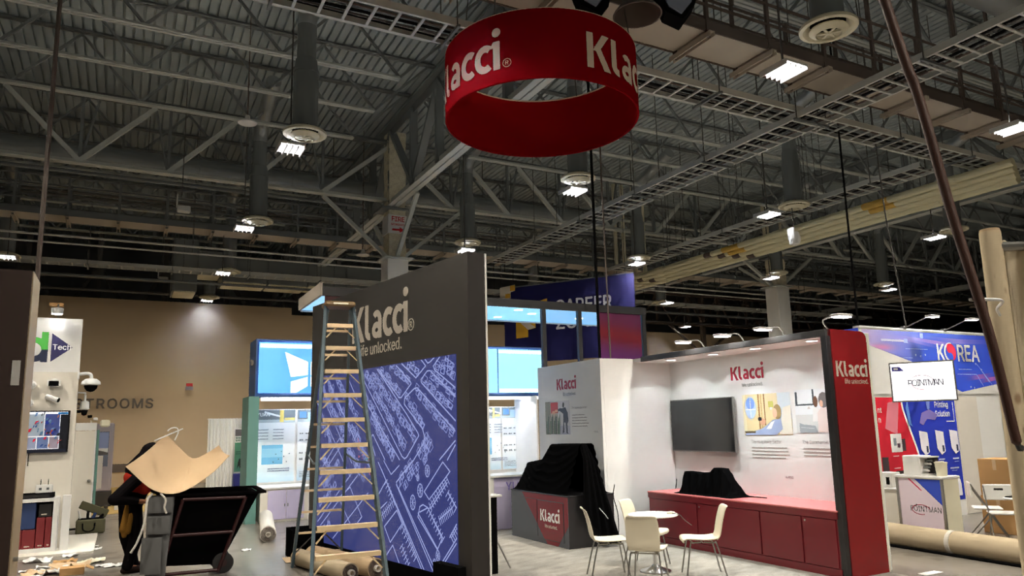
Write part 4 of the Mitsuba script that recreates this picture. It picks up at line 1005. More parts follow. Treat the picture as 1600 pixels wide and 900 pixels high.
for k in range(11):
    z = 0.239 + 0.305 * k
    p, w = lad(z)
    s_ = obj('tread', bar(p - LD * w / 2, p + LD * w / 2, 0.08, 0.05), 'm_ladder_step', t)
    for sgn in (-1, 1):
        q, v = lad(z - 0.16)
        obj('tread_brace', bar(p + LD * sgn * (w / 2 - 0.14), q + LD * sgn * v / 2, 0.022, 0.012), 'm_ladder_step', t)
    p, w = rear(z - 0.04)
    obj('rear_bar', bar(p - LD * w / 2, p + LD * w / 2, 0.03, 0.03), 'm_ladder_step', t)
p, w = lad(3.6)
obj('top_cap', rbx(-0.2, 0.2, -0.12, 0.2, 0, 0.07, 0.02).apply_transform(np.array([[LD[0], LB_[0], 0, p[0]], [LD[1], LB_[1], 0, p[1]], [0, 0, 1, 3.55], [0, 0, 0, 1]])), 'm_ladder_cap', t)
obj('cap_label', bar(p - LD * 0.09 + np.array([0, 0, -0.015]) - LB_ * 0.124, p + LD * 0.1 + np.array([0, 0, -0.015]) - LB_ * 0.124, 0.004, 0.025), 'm_cream', t)
for sgn in (-1, 1):
    a, w = lad(1.55); b, v = rear(1.62)
    mid = (a + LD * sgn * w / 2 + b + LD * sgn * v / 2) / 2 - np.array([0, 0, 0.05])
    obj('spreader', cat([bar(a + LD * sgn * w / 2, mid, 0.012, 0.025), bar(mid, b + LD * sgn * v / 2, 0.012, 0.025)]), 'm_ladder_blue', t)
for sgn in (-1, 1):
    a, w = rear(0.2); b, v = rear(0.55)
    obj('rear_brace', bar(a + LD * sgn * w / 2, b, 0.02, 0.015), 'm_steel_dark', t)

def carpet_roll(name, p, q, r, m, lab, core=True, mc='m_kraft_roll'):
    t = thing(name, lab, 'carpet roll')
    p, q = np.array([*p, r]), np.array([*q, r])
    d = (q - p) / np.linalg.norm(q - p)
    ps = [p + d * s for s in np.linspace(0, np.linalg.norm(q - p), 9)]
    obj('rolled_carpet', tube(ps, [r, r * 1.0, r * 0.985, r, r * 0.98, r, r * 0.99, r, r], 28), m, t, smooth=40)
    e = p - d * 0.001
    a = np.cross(d, (0, 0, 1)); a /= np.linalg.norm(a); b = np.cross(a, d)
    sp = [e - d * 0.002 + (a * math.cos(g) + b * math.sin(g)) * (0.045 + (r - 0.055) * g / (10 * PI)) for g in np.linspace(0, 10 * PI, 120)]
    obj('spiral_edge', tube(sp, 0.006, 5), 'm_brown_steel', t)
    if core:
        obj('core_tube', lathe([(0.03, 0), (0.045, 0), (0.045, 0.06), (0.03, 0.06), (0.03, 0)], 16).apply_transform(np.array([[a[0], b[0], -d[0], p[0]], [a[1], b[1], -d[1], p[1]], [a[2], b[2], -d[2], p[2]], [0, 0, 0, 1.0]])), 'm_fibre_roll', t)
carpet_roll('carpet_roll', (2.42, 14.1), (2.86, 17.0), 0.14, 'm_fibre_roll', 'pale carpet roll with a dark spiral end lying beside the lilac cabinet')
carpet_roll('carpet_roll', (3.08, 9.85), (2.62, 11.5), 0.13, 'm_kraft_roll', 'tan carpet roll on the floor behind the ladder, nearer the screen wall')
carpet_roll('carpet_roll', (2.72, 9.8), (2.4, 11.45), 0.12, 'm_roll_tan', 'paler carpet roll on the floor behind the ladder, further from the screen wall')
t = thing('paper_sheet', 'beige paper sheet lying curled on the floor by the black box', 'paper')
obj('sheet', thick(grid(lambda u, v: (2.28 + 0.42 * u, 11.7 + 0.32 * v + 0.06 * u, 0.012 + 0.1 * (max(0, u - 0.55) / 0.45) ** 2 + 0.03 * v * v), 14, 8), 0.003), 'm_cardboard_pale', t, smooth=True)
carpet_roll('carpet_roll', (10.42, 5.5), (10.68, 8.6), 0.16, 'm_roll_tan', 'long beige carpet roll lying in front of the white podium')
lr = np.array([10.5, 6.62, 0.16])
dr_ = np.array([10.68 - 10.42, 8.6 - 5.5, 0]) / np.hypot(0.26, 3.1)
obj('binding_tape', tube([lr, lr + dr_ * 0.06], 0.164, 28), 'm_fibre_roll', 'carpet_roll_003')
obj('floor_edge', rod((10.2, 5.2, 0.02), (10.5, 9.0, 0.02), 0.02), 'm_black', None, 'dark rubber edge strip along the beige carpet roll', 'edge strip')
obj('paper_scrap', bx(8.86, 9.2, 6.0, 6.12, 0.0, 0.004), 'm_white', None, 'small white paper scrap on the floor right of the red end wall', 'paper')

# ================================================================ the blue booth behind
YY = 17.07
gf = Fr((2.56, YY, 0), 0)                            # a = x - 2.56
t = thing('blue_booth', 'white and blue booth with lit header boxes behind the screen wall', 'exhibit booth')
obj('corner_column', bx(2.44, 2.66, YY, YY + 0.95, 0, 2.72), 'm_teal', t, 'teal column at the left corner')
obj('header_shell', cat([bx(2.56, 9.98, YY, YY + 0.03, 2.7, 2.75), bx(2.56, 9.98, YY + 0.85, YY + 0.9, 2.72, 4.0), bx(2.56, 9.98, YY, YY + 0.9, 3.97, 4.0), bx(2.56, 2.59, YY, YY + 0.9, 2.72, 4.0), bx(9.95, 9.98, YY, YY + 0.9, 2.72, 4.0)]), 'm_header_frame', t)
obj('side_print', Fr((2.555, YY + 0.85, 2.9), -PI / 2).text('YSun', 0.12, 0.55, 0.13, 0, 0.004), 'm_letter', t)
for q, (a, b, e) in enumerate(((0.06, 2.9, (0.05, 0.27, 0.95)), (2.95, 5.56, (0.05, 0.27, 0.95)), (5.6, 5.98, (0.34, 0.66, 0.95)), (6.02, 7.4, (0.36, 0.78, 0.9)))):
    k = obj('light_box', bx(2.56 + a, 2.56 + b, YY - 0.02, YY, 2.79, 3.93), 'm_blue_soffit', t, ['blue lit header panel with a white wing emblem', 'blue lit header panel hidden behind the screen wall', 'narrow pale lit header panel', 'pale aqua lit header panel'][q], emit=e, weight=0.6)
    if q == 3:
        obj('glow_strip', bx(2.56 + a, 2.56 + b, YY - 0.024, YY - 0.02, 3.82, 3.9), 'm_white', k, emit=(0.75, 0.98, 1.0), weight=0.05)
        obj('glow_strip', bx(2.56 + a, 2.56 + b, YY - 0.024, YY - 0.02, 2.8, 2.9), 'm_white', k, emit=(0.7, 0.98, 1.0), weight=0.05)
    if q == 0:
        wings = [[(0.62, 3.72), (1.14, 3.5), (1.14, 3.2), (0.76, 3.15)], [(1.2, 3.5), (1.72, 3.72), (1.58, 3.15), (1.2, 3.2)], [(0.76, 3.05), (1.14, 3.16), (1.14, 2.95), (0.76, 2.72)], [(1.2, 3.16), (1.58, 3.05), (1.58, 2.72), (1.2, 2.95)]]
        for wv in wings:
            obj('emblem_wing', gf.prism(Polygon(wv).intersection(sbox(0, 2.8, 3, 3.9)), 0.021, 0.024), 'm_white', k, emit=(1.0, 1.0, 1.02), weight=0.05)
        obj('glow_strip', bx(2.64, 5.44, YY - 0.024, YY - 0.02, 3.8, 3.9), 'm_white', k, emit=(0.35, 0.72, 1.0), weight=0.05)
obj('under_header_light', bx(2.7, 9.9, YY - 0.01, YY + 0.06, 2.62, 2.7), 'm_white', t, 'white lit band under the header', emit=(1.6, 1.65, 1.65), weight=0.3)
obj('inner_downlight', bx(3.2, 9.5, YY + 0.2, YY + 0.4, 2.7, 2.705), 'm_white', t, emit=(30, 31, 32), weight=0.6)
obj('rear_panel_run', bx(2.66, 9.95, YY + 0.9, YY + 0.95, 0, 2.45), 'm_white', t)
yp = YY + 0.9
pf = Fr((2.7, yp, 0), 0)
def tech_panel(a0, a1, lab, kind):
    k = obj('graphic_panel', pf.box(a0, a1, 0.78, 2.46, 0, 0.03), 'm_white', t, lab)
    p_ = Print(Fr(pf.pt(a0, 0), 0), 0.033)
    w = a1 - a0
    top = (196, 214, 226) if kind else (206, 222, 228)
    p_.shade(lambda u, v: tuple(np.array((238, 244, 248)) * (1 - 0.5 * max(0, 1 - 3.5 * v)) + np.array((150, 196, 222)) * 0.5 * max(0, 1 - 3.5 * v)), 0.01, w - 0.01, 0.8, 2.2, 4, 16)
    p_.rect(0.01, w - 0.01, 2.15, 2.44, (104, 112, 116)); p_.rect(0.01, w - 0.01, 2.15, 2.22, (170, 182, 186))
    if kind == 0:
        p_.poly([(0.2, 2.42), (0.6, 2.3), (0.6, 2.26), (0.2, 2.37)], (236, 240, 240)); p_.rect(w * 0.6, w * 0.7, 2.16, 2.44, (236, 206, 110)); p_.rect(w * 0.72, w - 0.02, 2.2, 2.26, (220, 200, 120)); p_.text('YUAN', 0.03, 2.3, 0.075, (250, 250, 250), True)
        p_.rect(0.16, w - 0.28, 1.2, 1.64, (120, 186, 226)); p_.rect(0.16, w - 0.28, 1.36, 1.56, (150, 204, 236))
        for q in range(7):
            p_.oval(0.42 + 0.06 * q, 1.25 + 0.06 * ((q * 3) % 5), 0.014, 0.012, (66, 84, 110))
        for q in range(8):
            p_.rect(0.06 + 0.34 * (q % 2), 0.3 + 0.34 * (q % 2), 1.98 - 0.07 * (q // 2), 2.0 - 0.07 * (q // 2), (150, 160, 172))
        for q in range(14):
            p_.rect(0.3 + 0.035 * q, 0.325 + 0.035 * q, 1.09, 1.11, (90, 100, 130)); p_.rect(0.3 + 0.035 * q, 0.325 + 0.035 * q, 1.04, 1.06, (90, 100, 130))
    else:
        p_.rect(0.05, w * 0.4, 2.25, 2.4, (84, 132, 196)); p_.rect(w * 0.45, w - 0.04, 2.18, 2.38, (150, 176, 208))
        for q in range(7):
            for r in range(9):
                if (q * r + q) % 3:
                    p_.rect(0.06 + r * (w - 0.12) / 9, 0.06 + (r + 0.7) * (w - 0.12) / 9, 2.02 - 0.15 * q, 2.05 - 0.15 * q + 0.02 * (q == 5), (96, 104, 112))
        for q in range(4):
            p_.rect(0.06, w - 0.12, 1.0 - 0.04 * q, 1.01 - 0.04 * q, (130, 138, 146))
    p_.done('print', k)
tech_panel(0.02, 0.93, 'technical graphic panel with a blue diagram, left end of the blue booth', 0)
tech_panel(0.97, 1.5, 'narrow white graphic panel beside the ladder', 1)
tech_panel(5.75, 6.35, 'pale graphic panel behind the white counter', 0)
tech_panel(6.38, 6.95, 'pale graphic panel with rows of small type and symbols', 1)
obj('end_return', bx(9.5, 9.55, YY - 0.3, YY + 0.9, 0, 2.7), 'm_white', t)
obj('blue_doorway', bx(9.56, 9.95, YY + 0.86, YY + 0.9, 0.3, 2.2), 'm_blue_soffit', t)
t = thing('lilac_cabinet', 'low white cabinet with lilac sliding doors beside the pale carpet roll', 'cabinet')
obj('body', rbx(2.74, 3.78, YY + 0.02, YY + 0.88, 0, 0.7, 0.006), 'm_warm_white', t)
obj('top', rbx(2.7, 3.82, YY - 0.02, YY + 0.89, 0.7, 0.74, 0.006), 'm_white', t)
for a, b in ((2.9, 3.29), (3.3, 3.68)):
    k = obj('door', rbx(a, b, YY - 0.0, YY + 0.02, 0.05, 0.67, 0.004), 'm_lilac', t)
    obj('finger_pull', bx(b - 0.04 if a < 3 else a + 0.02, b - 0.02 if a < 3 else a + 0.04, YY - 0.006, YY, 0.32, 0.38), 'm_steel', k)
t = thing('booth_counter', 'white counter with lilac front and purple lettering between the screen wall and draped counter', 'counter')
obj('body', rbx(6.34, 7.6, 12.95, 13.5, 0, 0.97, 0.006), 'm_lilac', t)
obj('top', rbx(6.1, 7.65, 12.86, 13.55, 0.97, 1.01, 0.006), 'm_white', t)
obj('side_end', rbx(6.1, 6.34, 12.9, 13.5, 0, 0.97, 0.006), 'm_white', t)
pr = Print(Fr((6.34, 12.945, 0), 0), 0.002)
pr.text('YUAN', 0.27, 0.72, 0.15, (120, 104, 190), False, 1.0)
pr.done('lettering', t)
t = thing('office_chair', 'black chair back showing above the small black counter', 'chair')
obj('backrest', rbx(6.2, 6.55, 14.0, 14.05, 0.78, 1.12, 0.02), 'm_black', t)
obj('seat', rbx(6.16, 6.6, 13.6, 14.02, 0.45, 0.5, 0.02), 'm_black', t)
for a, b in ((6.2, 13.64), (6.56, 13.64), (6.2, 13.98), (6.56, 13.98)):
    obj('leg', rod((a, b, 0), (a, b, 0.46), 0.012), 'm_chrome_dull', t)
t = thing('folding_stool', 'grey metal leg of a stool standing on the carpet right of the black counter', 'stool')
for a, b in (((4.72, 9.66, 0.45), (4.86, 9.42, Z)), ((4.62, 9.72, 0.45), (4.78, 9.9, Z)), ((4.66, 9.74, 0.45), (4.6, 9.95, Z))):
    obj('leg', rod(a, b, 0.012), 'm_chrome_dull', t)
obj('seat', lathe([(0, 0.45), (0.14, 0.45), (0.15, 0.46), (0.14, 0.475), (0, 0.475)], 20, (4.66, 9.78, 0)), 'm_black', t)

# ---- canopy over the passage, with posts and a magenta panel
t = thing('blue_canopy', 'canopy with blue underside of added glow, dark fascia and black posts behind the storage block', 'canopy')
obj('slab', bx(3.0, 10.1, 12.86, 14.6, 4.301, 4.34), 'm_white', t)
obj('underside_added_glow', bx(3.02, 10.08, 12.87, 14.59, 4.296, 4.3), 'm_blue_soffit', t, 'blue underside with glow added for light from below', emit=(0.17, 0.42, 0.72), weight=0.5)  # no lamp: added emission stands in for light falling on it from below
obj('front_fascia', bx(3.0, 10.12, 12.8, 12.86, 4.29, 4.45), 'm_counter_dark', t)
obj('side_fascia', bx(2.96, 3.0, 12.8, 14.62, 4.29, 4.52), 'm_panel_beige', t)
obj('rear_edge', bx(3.0, 10.1, 14.6, 14.63, 4.27, 4.32), 'm_white', t)
for (x, y) in ((7.13, 14.17), (7.1, 13.15), (7.62, 13.52), (5.0, 13.8), (9.0, 13.8)):
    obj('downlight', lathe([(0, 4.29), (0.09, 4.29), (0.09, 4.3), (0, 4.3)], 20, (x, y, 0)), 'm_white', t, emit=(8, 8, 8), weight=0.25)
obj('soffit_wash', bx(3.3, 9.9, 12.87, 12.9, 4.12, 4.28), 'm_blue_soffit', t) if False else None
for x in (7.5, 8.37, 10.05):
    obj('post', bx(x - 0.045, x + 0.045, 12.8, 12.88, 0, 4.3), 'm_counter_dark', t)
k = obj('maroon_panel', bx(3.05, 4.3, 12.82, 12.84, 3.5, 4.29), 'm_brown_panel', t, 'dark maroon panel at the left end')
pr = Print(Fr((3.05, 12.82, 3.5), 0), 0.001)
pr.rect(0, 1.25, 0, 0.79, (62, 20, 26))
pr.done('print', k)
k = obj('magenta_panel', bx(8.88, 9.98, 12.84, 12.86, 3.3, 4.29), 'm_brown_panel', t, 'magenta and red graphic panel')
pr = Print(Fr((8.88, 12.84, 3.3), 0), 0.001)
def mg(u, v):
    m = np.array((98, 42, 106)) * (1 - v) + np.array((100, 34, 74)) * v
    w = math.exp(-((v - 0.52 + 0.12 * (u - 0.5)) / 0.23) ** 2)
    return tuple(m * (1 - w) + np.array((120, 22, 36)) * w)
pr.shade(mg, 0, 1.1, 0, 0.99, 8, 24)
pr.done('print', k)

# ---- navy hanging banner
P0, P1 = np.array([11.89, 23.1]), np.array([14.62, 19.03])
ang = math.atan2(*(P1 - P0)[::-1])
bf2 = Fr((*P0, 0), ang)
bw = np.linalg.norm(P1 - P0)
t = thing('career_banner', 'navy hanging banner with white lettering and yellow corner blocks', 'banner')
def bwave(u, v):
    return bf2.pt(bw * u, 4.1 + 2.7 * v, 0.05 * math.sin(u * 22) * (1 - 0.7 * v))
obj('cloth', thick(grid(bwave, 60, 8), 0.01), 'm_navy', t, smooth=True)
pr = Print(bf2, 0.075)
yw, wh, gd = (214, 164, 52), (226, 216, 200), (196, 140, 40)
pr.poly([(-0.12, 6.84), (0.5, 6.9), (0.5, 6.68), (0.32, 6.64), (0.32, 6.42), (0.1, 6.4), (0.1, 6.33), (-0.12, 6.32)], wh)
pr.rect(0.1, 0.3, 6.44, 6.6, yw); pr.rect(0.3, 0.5, 6.69, 6.88, yw)
pr.poly([(1.1, 6.12), (1.75, 6.28), (1.75, 6.0), (1.1, 5.9)], yw)
pr.poly([(0.5, 5.9), (1.28, 5.9), (1.28, 5.28), (0.98, 5.23), (0.98, 4.98), (0.5, 4.96)], yw)
pr.poly([(0.56, 5.62), (0.74, 5.66), (1.28, 5.3), (0.98, 5.23)], wh)
cw = lambda w_, txt: w_ / (text(txt, 0.44).bounds[1][0])
pr.text('CAREER', 2.02, 5.72, 0.44, (230, 230, 236), True, cw(2.1, 'CAREER'))
pr.text('ZONE', 2.02, 5.17, 0.44, (230, 230, 236), True, cw(1.62, 'ZONE'))
pr.done('print', t)
obj('top_bar', bar(bf2.pt(-0.1, 6.82), bf2.pt(bw + 0.05, 6.82), 0.04), 'm_steel', t)
for a in (0.4, bw - 0.3):
    obj('suspension_wire', rod(bf2.pt(a, 6.82), bf2.pt(a, 11), 0.01, 5), 'm_steel_dark', t)

# ---- pleated divider with a green poster
t = thing('pleated_divider', 'white pleated fabric divider left of the teal column', 'room divider')
obj('fabric', thick(grid(lambda u, v: (1.87 + 0.9 * u, 19.5 + 0.03 * math.sin(u * 75), 0.0 + 2.28 * v), 120, 2), 0.004), 'm_white_matte', t, smooth=True)
obj('top_rail', rod((1.85, 19.5, 2.28), (2.79, 19.5, 2.28), 0.015), 'm_white', t)
t = thing('green_poster', 'narrow green roll-up poster with a bird emblem before the pleated divider', 'poster')
obj('board', bx(2.47, 2.73, 19.38, 19.4, 0.95, 2.04), 'm_white', t)
pr = Print(Fr((2.47, 19.38, 0), 0), 0.002)
pr.rect(0.01, 0.25, 1.0, 1.7, (86, 148, 118)); pr.rect(0.01, 0.25, 1.86, 2.02, (96, 92, 92)); pr.rect(0.01, 0.25, 1.7, 1.86, (214, 218, 210))
for q in range(8):
    pr.rect(0.03 + 0.055 * (q % 4), 0.07 + 0.055 * (q % 4), 1.73 + 0.06 * (q // 4), 1.77 + 0.06 * (q // 4), (120, 140, 128))
pr.poly([(0.08, 1.06), (0.09, 1.2), (0.12, 1.32), (0.17, 1.3), (0.2, 1.18), (0.22, 1.06), (0.18, 1.14), (0.14, 1.08), (0.12, 1.16)], (30, 44, 40)); pr.rect(0.04, 0.2, 1.42, 1.44, (60, 110, 90)); pr.rect(0.04, 0.16, 1.47, 1.49, (60, 110, 90))
pr.done('print', t)
t = thing('small_table', 'low table with a blue cloth below the green poster', 'table')
obj('cloth', rbx(2.45, 2.86, 19.3, 19.6, 0.0, 0.96, 0.01).apply_translation((0, -0.25, 0)), 'm_blue_cloth', t)
obj('white_box', bx(2.38, 2.8, 18.7, 19.0, 0.0, 0.66), 'm_white', t)

# ================================================================ left side
t = thing('brown_panel_wall', 'dark brown booth wall end with a pale metal edge at the left edge of the view', 'exhibit wall')
obj('panel', bx(-3.2, -0.5, 4.97, 5.36, 0, 2.9), 'm_brown_panel', t)
obj('metal_end', bx(-0.5, -0.494, 4.985, 5.36, 0, 2.9), 'm_tan_edge', t, 'pale metal end cap')
obj('white_label', bx(-0.56, -0.52, 4.965, 4.97, 2.24, 2.38), 'm_white', t)
obj('poster_edge', bx(-0.75, -0.646, 4.965, 4.97, 2.66, 2.77), 'm_white', t)
obj('hinge_pin', rod((-0.492, 5.1, 1.28), (-0.47, 5.1, 1.28), 0.012), 'm_chrome_dull', t)

t = thing('camera_booth', 'white security camera booth tower with a green and navy logo, far left', 'exhibit booth')
yb_ = 15.6
cf = Fr((-2.6, yb_, 0), 0)                           # a = x + 2.6
obj('floor_deck', bx(-2.8, -0.3, 14.75, 17.4, 0, 0.035), 'm_warm_white', t)
obj('sign_panel', cf.box(0, 1.87, 3.1, 4.08, -0.08, 0.03), 'm_white', t)
obj('lower_panel', cf.box(0, 1.87, 0.035, 3.1, -0.08, 0.04), 'm_warm_white', t)
obj('end_post', cf.box(1.78, 1.9, 0.035, 0.95, 0.3, 0.42, 0.005), 'm_white', t)
pr = Print(cf, 0.033)
def ringp(cx, cy, r0, r1, a0, a1):
    a = np.radians(np.linspace(a0, a1, 30))
    return [(cx + r1 * math.cos(x), cy + r1 * math.sin(x)) for x in a] + [(cx + r0 * math.cos(x), cy + r0 * math.sin(x)) for x in a[::-1]]
pr.poly(ringp(1.14, 3.5, 0.12, 0.225, 0, 180), (84, 186, 80)); pr.rect(1.255, 1.36, 3.52, 3.82, (84, 186, 80)); pr.poly(ringp(1.14, 3.5, 0.12, 0.225, 180, 360), (34, 40, 66)); pr.rect(1.255, 1.36, 3.275, 3.48, (34, 40, 66))
pr.poly([(1.41, 3.8), (1.41, 3.28), (1.74, 3.55)], (46, 44, 86)); pr.text('Tech', 1.425, 3.505, 0.095, (250, 250, 250), True, 0.95)
pr.done('logo', t, label='green and navy d logo with a triangle reading Tech')
sp = obj('spotlight', lathe([(0, 0), (0.09, 0.0), (0.1, 0.1), (0, 0.12)], 16, (-1.12, 15.3, 4.12)), 'm_white', t)
obj('lens', lathe([(0, -0.01), (0.085, -0.01), (0.085, -0.004), (0, -0.004)], 16, (-1.12, 15.3, 4.12)), 'm_white', sp, emit=(60, 58, 54), weight=0.4)
obj('arm', tube([(-1.12, 15.3, 4.2), (-1.12, 15.45, 4.32), (-1.12, 15.62, 4.08)], 0.012, 6), 'm_chrome_dull', sp)
obj('driver_box', bx(-1.27, -1.05, 15.56, 15.66, 4.3, 4.36), 'm_cardboard', sp)
def cam_at(name, lab, a, b, parts):
    u = thing(name, lab, 'security camera', 'cameras on the white tower')
    for n_, m_, mt_ in parts(cf.pt(a, b, 0.04)):
        obj(n_, m_, mt_, u, smooth=40)
def ball(c, r, n=12):
    m = trimesh.creation.icosphere(2, r)
    m.apply_translation(c)
    return m
turret = lambda p: [('base', rod(p, p + np.array([0, -0.05, 0]), 0.075, 20), 'm_white_plastic'), ('body', ball(p + np.array([-0.01, -0.08, 0]), 0.065), 'm_white_plastic'), ('lens', ball(p + np.array([-0.045, -0.12, -0.01]), 0.034), 'm_black')]
cam_at('turret_camera', 'upper white turret camera on the white tower', 1.16, 2.87, turret)
cam_at('turret_camera', 'lower white turret camera on the white tower', 1.14, 2.55, turret)
cam_at('panoramic_camera', 'white box camera with a black wrapped front on the white tower', 1.5, 2.9, lambda p: [('base', rod(p, p + np.array([0, -0.04, 0]), 0.08, 20), 'm_white_plastic'), ('body', bx(p[0] - 0.1, p[0] + 0.1, p[1] - 0.14, p[1] - 0.03, p[2] - 0.05, p[2] + 0.05), 'm_white_plastic'), ('front', bx(p[0] - 0.075, p[0] + 0.075, p[1] - 0.145, p[1] - 0.1, p[2] - 0.054, p[2] + 0.03), 'm_black')])
cam_at('bullet_camera', 'white bullet camera pointing to the right on the white tower', 1.42, 2.64, lambda p: [('base', rod(p, p + np.array([0, -0.04, 0]), 0.045, 16), 'm_white_plastic'), ('body', rod(p + np.array([-0.02, -0.08, 0.02]), p + np.array([0.17, -0.16, -0.05]), 0.045, 16), 'm_white_plastic'), ('lens', rod(p + np.array([0.17, -0.16, -0.05]), p + np.array([0.178, -0.163, -0.053]), 0.038, 16), 'm_black')])
u = thing('dome_camera', 'large white dome camera on a bracket arm right of the white tower', 'security camera')
obj('arm', tube(curve([(-0.74, 15.55, 3.06), (-0.6, 15.55, 3.08), (-0.54, 15.55, 3.05), (-0.53, 15.55, 2.97)], 8), 0.03, 10), 'm_white_plastic', u, smooth=40)
obj('wall_plate', bx(-0.75, -0.72, 15.49, 15.6, 2.98, 3.12), 'm_white_plastic', u)
obj('body', lathe([(0, 2.99), (0.09, 2.98), (0.15, 2.93), (0.16, 2.88), (0.11, 2.86), (0, 2.86)], 28, (-0.53, 15.55, 0)), 'm_white_plastic', u, smooth=40)
obj('dome', lathe([(0, 2.74), (0.06, 2.76), (0.1, 2.81), (0.11, 2.86), (0, 2.865)], 24, (-0.53, 15.55, 0)), 'm_black', u, smooth=40)
u = thing('dome_camera', 'small white dome camera hanging before the RESTROOMS letters', 'security camera')
obj('body', lathe([(0, 2.7), (0.02, 2.7), (0.02, 2.6), (0.07, 2.58), (0.08, 2.44), (0, 2.42)], 20, (-0.62, 15.9, 0)), 'm_white_plastic', u, smooth=40)
obj('dome', lathe([(0, 2.32), (0.04, 2.34), (0.06, 2.42), (0, 2.43)], 16, (-0.62, 15.9, 0)), 'm_black', u, smooth=40)
obj('arm', tube([(-0.62, 15.9, 2.7), (-0.62, 15.9, 2.74), (-0.78, 15.6, 2.74)], 0.015, 6), 'm_white_plastic', u)
u = thing('monitor', 'wall monitor showing a mosaic of bright camera views on the white tower', 'television')
mf = Fr(cf.pt(1.1, 1.68, 0.04), 0)
obj('case', mf.box(-0.06, 0.68, 0, 0.73, 0.0, 0.06, 0.005), 'm_tv_black', u)
base_ = obj('picture', mf.box(-0.03, 0.65, 0.03, 0.71, 0.06, 0.063), 'm_white', u, emit=(0.55, 0.6, 0.72), weight=0.2)
pr = Print(mf, 0.066)
for q_, (a_, b_, c_, d_, k_) in enumerate(((-0.02, 0.3, 0.29, 0.67, (170, 186, 206)), (0.31, 0.53, 0.29, 0.67, (70, 84, 150)), (-0.02, 0.2, 0.07, 0.27, (150, 160, 190)), (0.21, 0.38, 0.07, 0.27, (110, 130, 180)), (0.39, 0.53, 0.07, 0.27, (160, 150, 170)))):
    pr.rect(a_, b_, c_, d_, k_)
pr.rect(0.54, 0.66, 0.02, 0.66, (14, 18, 30)); pr.rect(-0.03, 0.66, 0.0, 0.06, (20, 26, 44)); pr.rect(0.5, 0.65, 0.665, 0.7, (40, 120, 190))
pc = [(40, 60, 170), (210, 40, 70), (30, 34, 44), (110, 140, 190), (190, 120, 80), (60, 90, 160), (150, 60, 60), (90, 130, 170)]
for q in range(46):
    a, b = r2.uniform(0.0, 0.52), r2.uniform(0.08, 0.66)
    w, h = r2.uniform(0.015, 0.07), r2.uniform(0.02, 0.08)
    pr.poly([(a, b), (a + w * 0.6, b + h * 0.1), (a + w, b + h), (a + w * 0.3, b + h * 0.8)], pc[q % 8])
pr.line([(0.0, 0.28), (0.54, 0.28)], 0.008, (240, 240, 244)); pr.line([(0.2, 0.08), (0.2, 0.28)], 0.008, (240, 240, 244)); pr.line([(0.38, 0.08), (0.38, 0.28)], 0.008, (240, 240, 244)); pr.line([(0.3, 0.28), (0.3, 0.68)], 0.008, (240, 240, 244))
pr.done('mosaic', u)
obj('lead', rod(mf.pt(0.1, 0, 0.02), mf.pt(0.1, -0.22, 0.02), 0.006, 5), 'm_black', u)
u = thing('white_shelf_unit', 'low white open cabinet holding blue and red boxes under the wall monitor', 'cabinet')
sx0, sx1 = -1.75, -0.88
obj('top', bx(sx0, sx1, 15.15, 15.56, 0.86, 0.92), 'm_white', u)
obj('base', bx(sx0, sx1, 15.15, 15.56, 0.035, 0.1), 'm_white', u)
obj('side', bx(sx1 - 0.07, sx1, 15.15, 15.56, 0.1, 0.86), 'm_white', u)
obj('back', bx(sx0, sx1, 15.54, 15.56, 0.1, 0.86), 'm_black', u)
for (a, b, z0, z1, m_, nm_, lab) in ((-1.6, -1.2, 0.42, 0.85, 'm_file_blue', 'storage_box', 'large blue box in the upper left of the white cabinet'), (-1.6, -1.38, 0.1, 0.41, 'm_file_red', 'storage_box', 'lower left red box in the white cabinet'), (-1.375, -1.19, 0.1, 0.41, 'm_file_red', 'storage_box', 'red box left of the middle in the white cabinet'),
                          (-1.18, -1.06, 0.1, 0.6, 'm_file_red', 'storage_box', 'tall red box right of the blue box'), (-1.05, -0.96, 0.1, 0.6, 'm_file_red', 'storage_box', 'rightmost tall red box in the white cabinet'), (-1.16, -0.97, 0.61, 0.82, 'm_counter_dark', 'storage_box', 'dark grey box on top of the red boxes')):
    v = thing(nm_, lab, 'box', 'boxes in the white cabinet')
    obj('carton', rbx(a, b, 15.2, 15.5, z0, z1, 0.006), m_, v)
    obj('label_strip', bx(a + 0.04, min(a + 0.12, b - 0.02), 15.196, 15.2, z0 + 0.03, z0 + 0.05), 'm_letter', v)
u = thing('network_recorder', 'flat black recorder box on the white cabinet', 'recorder')
obj('case', rbx(-1.43, -0.96, 15.2, 15.5, 0.92, 1.0, 0.006), 'm_black', u)
obj('front_panel', bx(-1.4, -1.02, 15.195, 15.2, 0.935, 0.985), 'm_counter_dark', u)
u = thing('wireless_unit', 'small white box with two antennas standing on the black recorder', 'device')
obj('case', rbx(-1.24, -0.99, 15.3, 15.36, 1.0, 1.14, 0.008), 'm_white_plastic', u)
for a in (-1.17, -1.06):
    obj('antenna', rod((a, 15.33, 1.14), (a, 15.33, 1.23), 0.006, 6), 'm_black', u)
    obj('port', bx(a - 0.02, a + 0.02, 15.296, 15.3, 1.05, 1.09), 'm_steel', u)
u = thing('wireless_unit', 'small white box with one antenna left of the black recorder', 'device')
obj('case', rbx(-1.55, -1.47, 15.3, 15.36, 0.92, 1.06, 0.008), 'm_white_plastic', u)
obj('antenna', rod((-1.5, 15.33, 1.06), (-1.5, 15.33, 1.12), 0.006, 6), 'm_black', u)

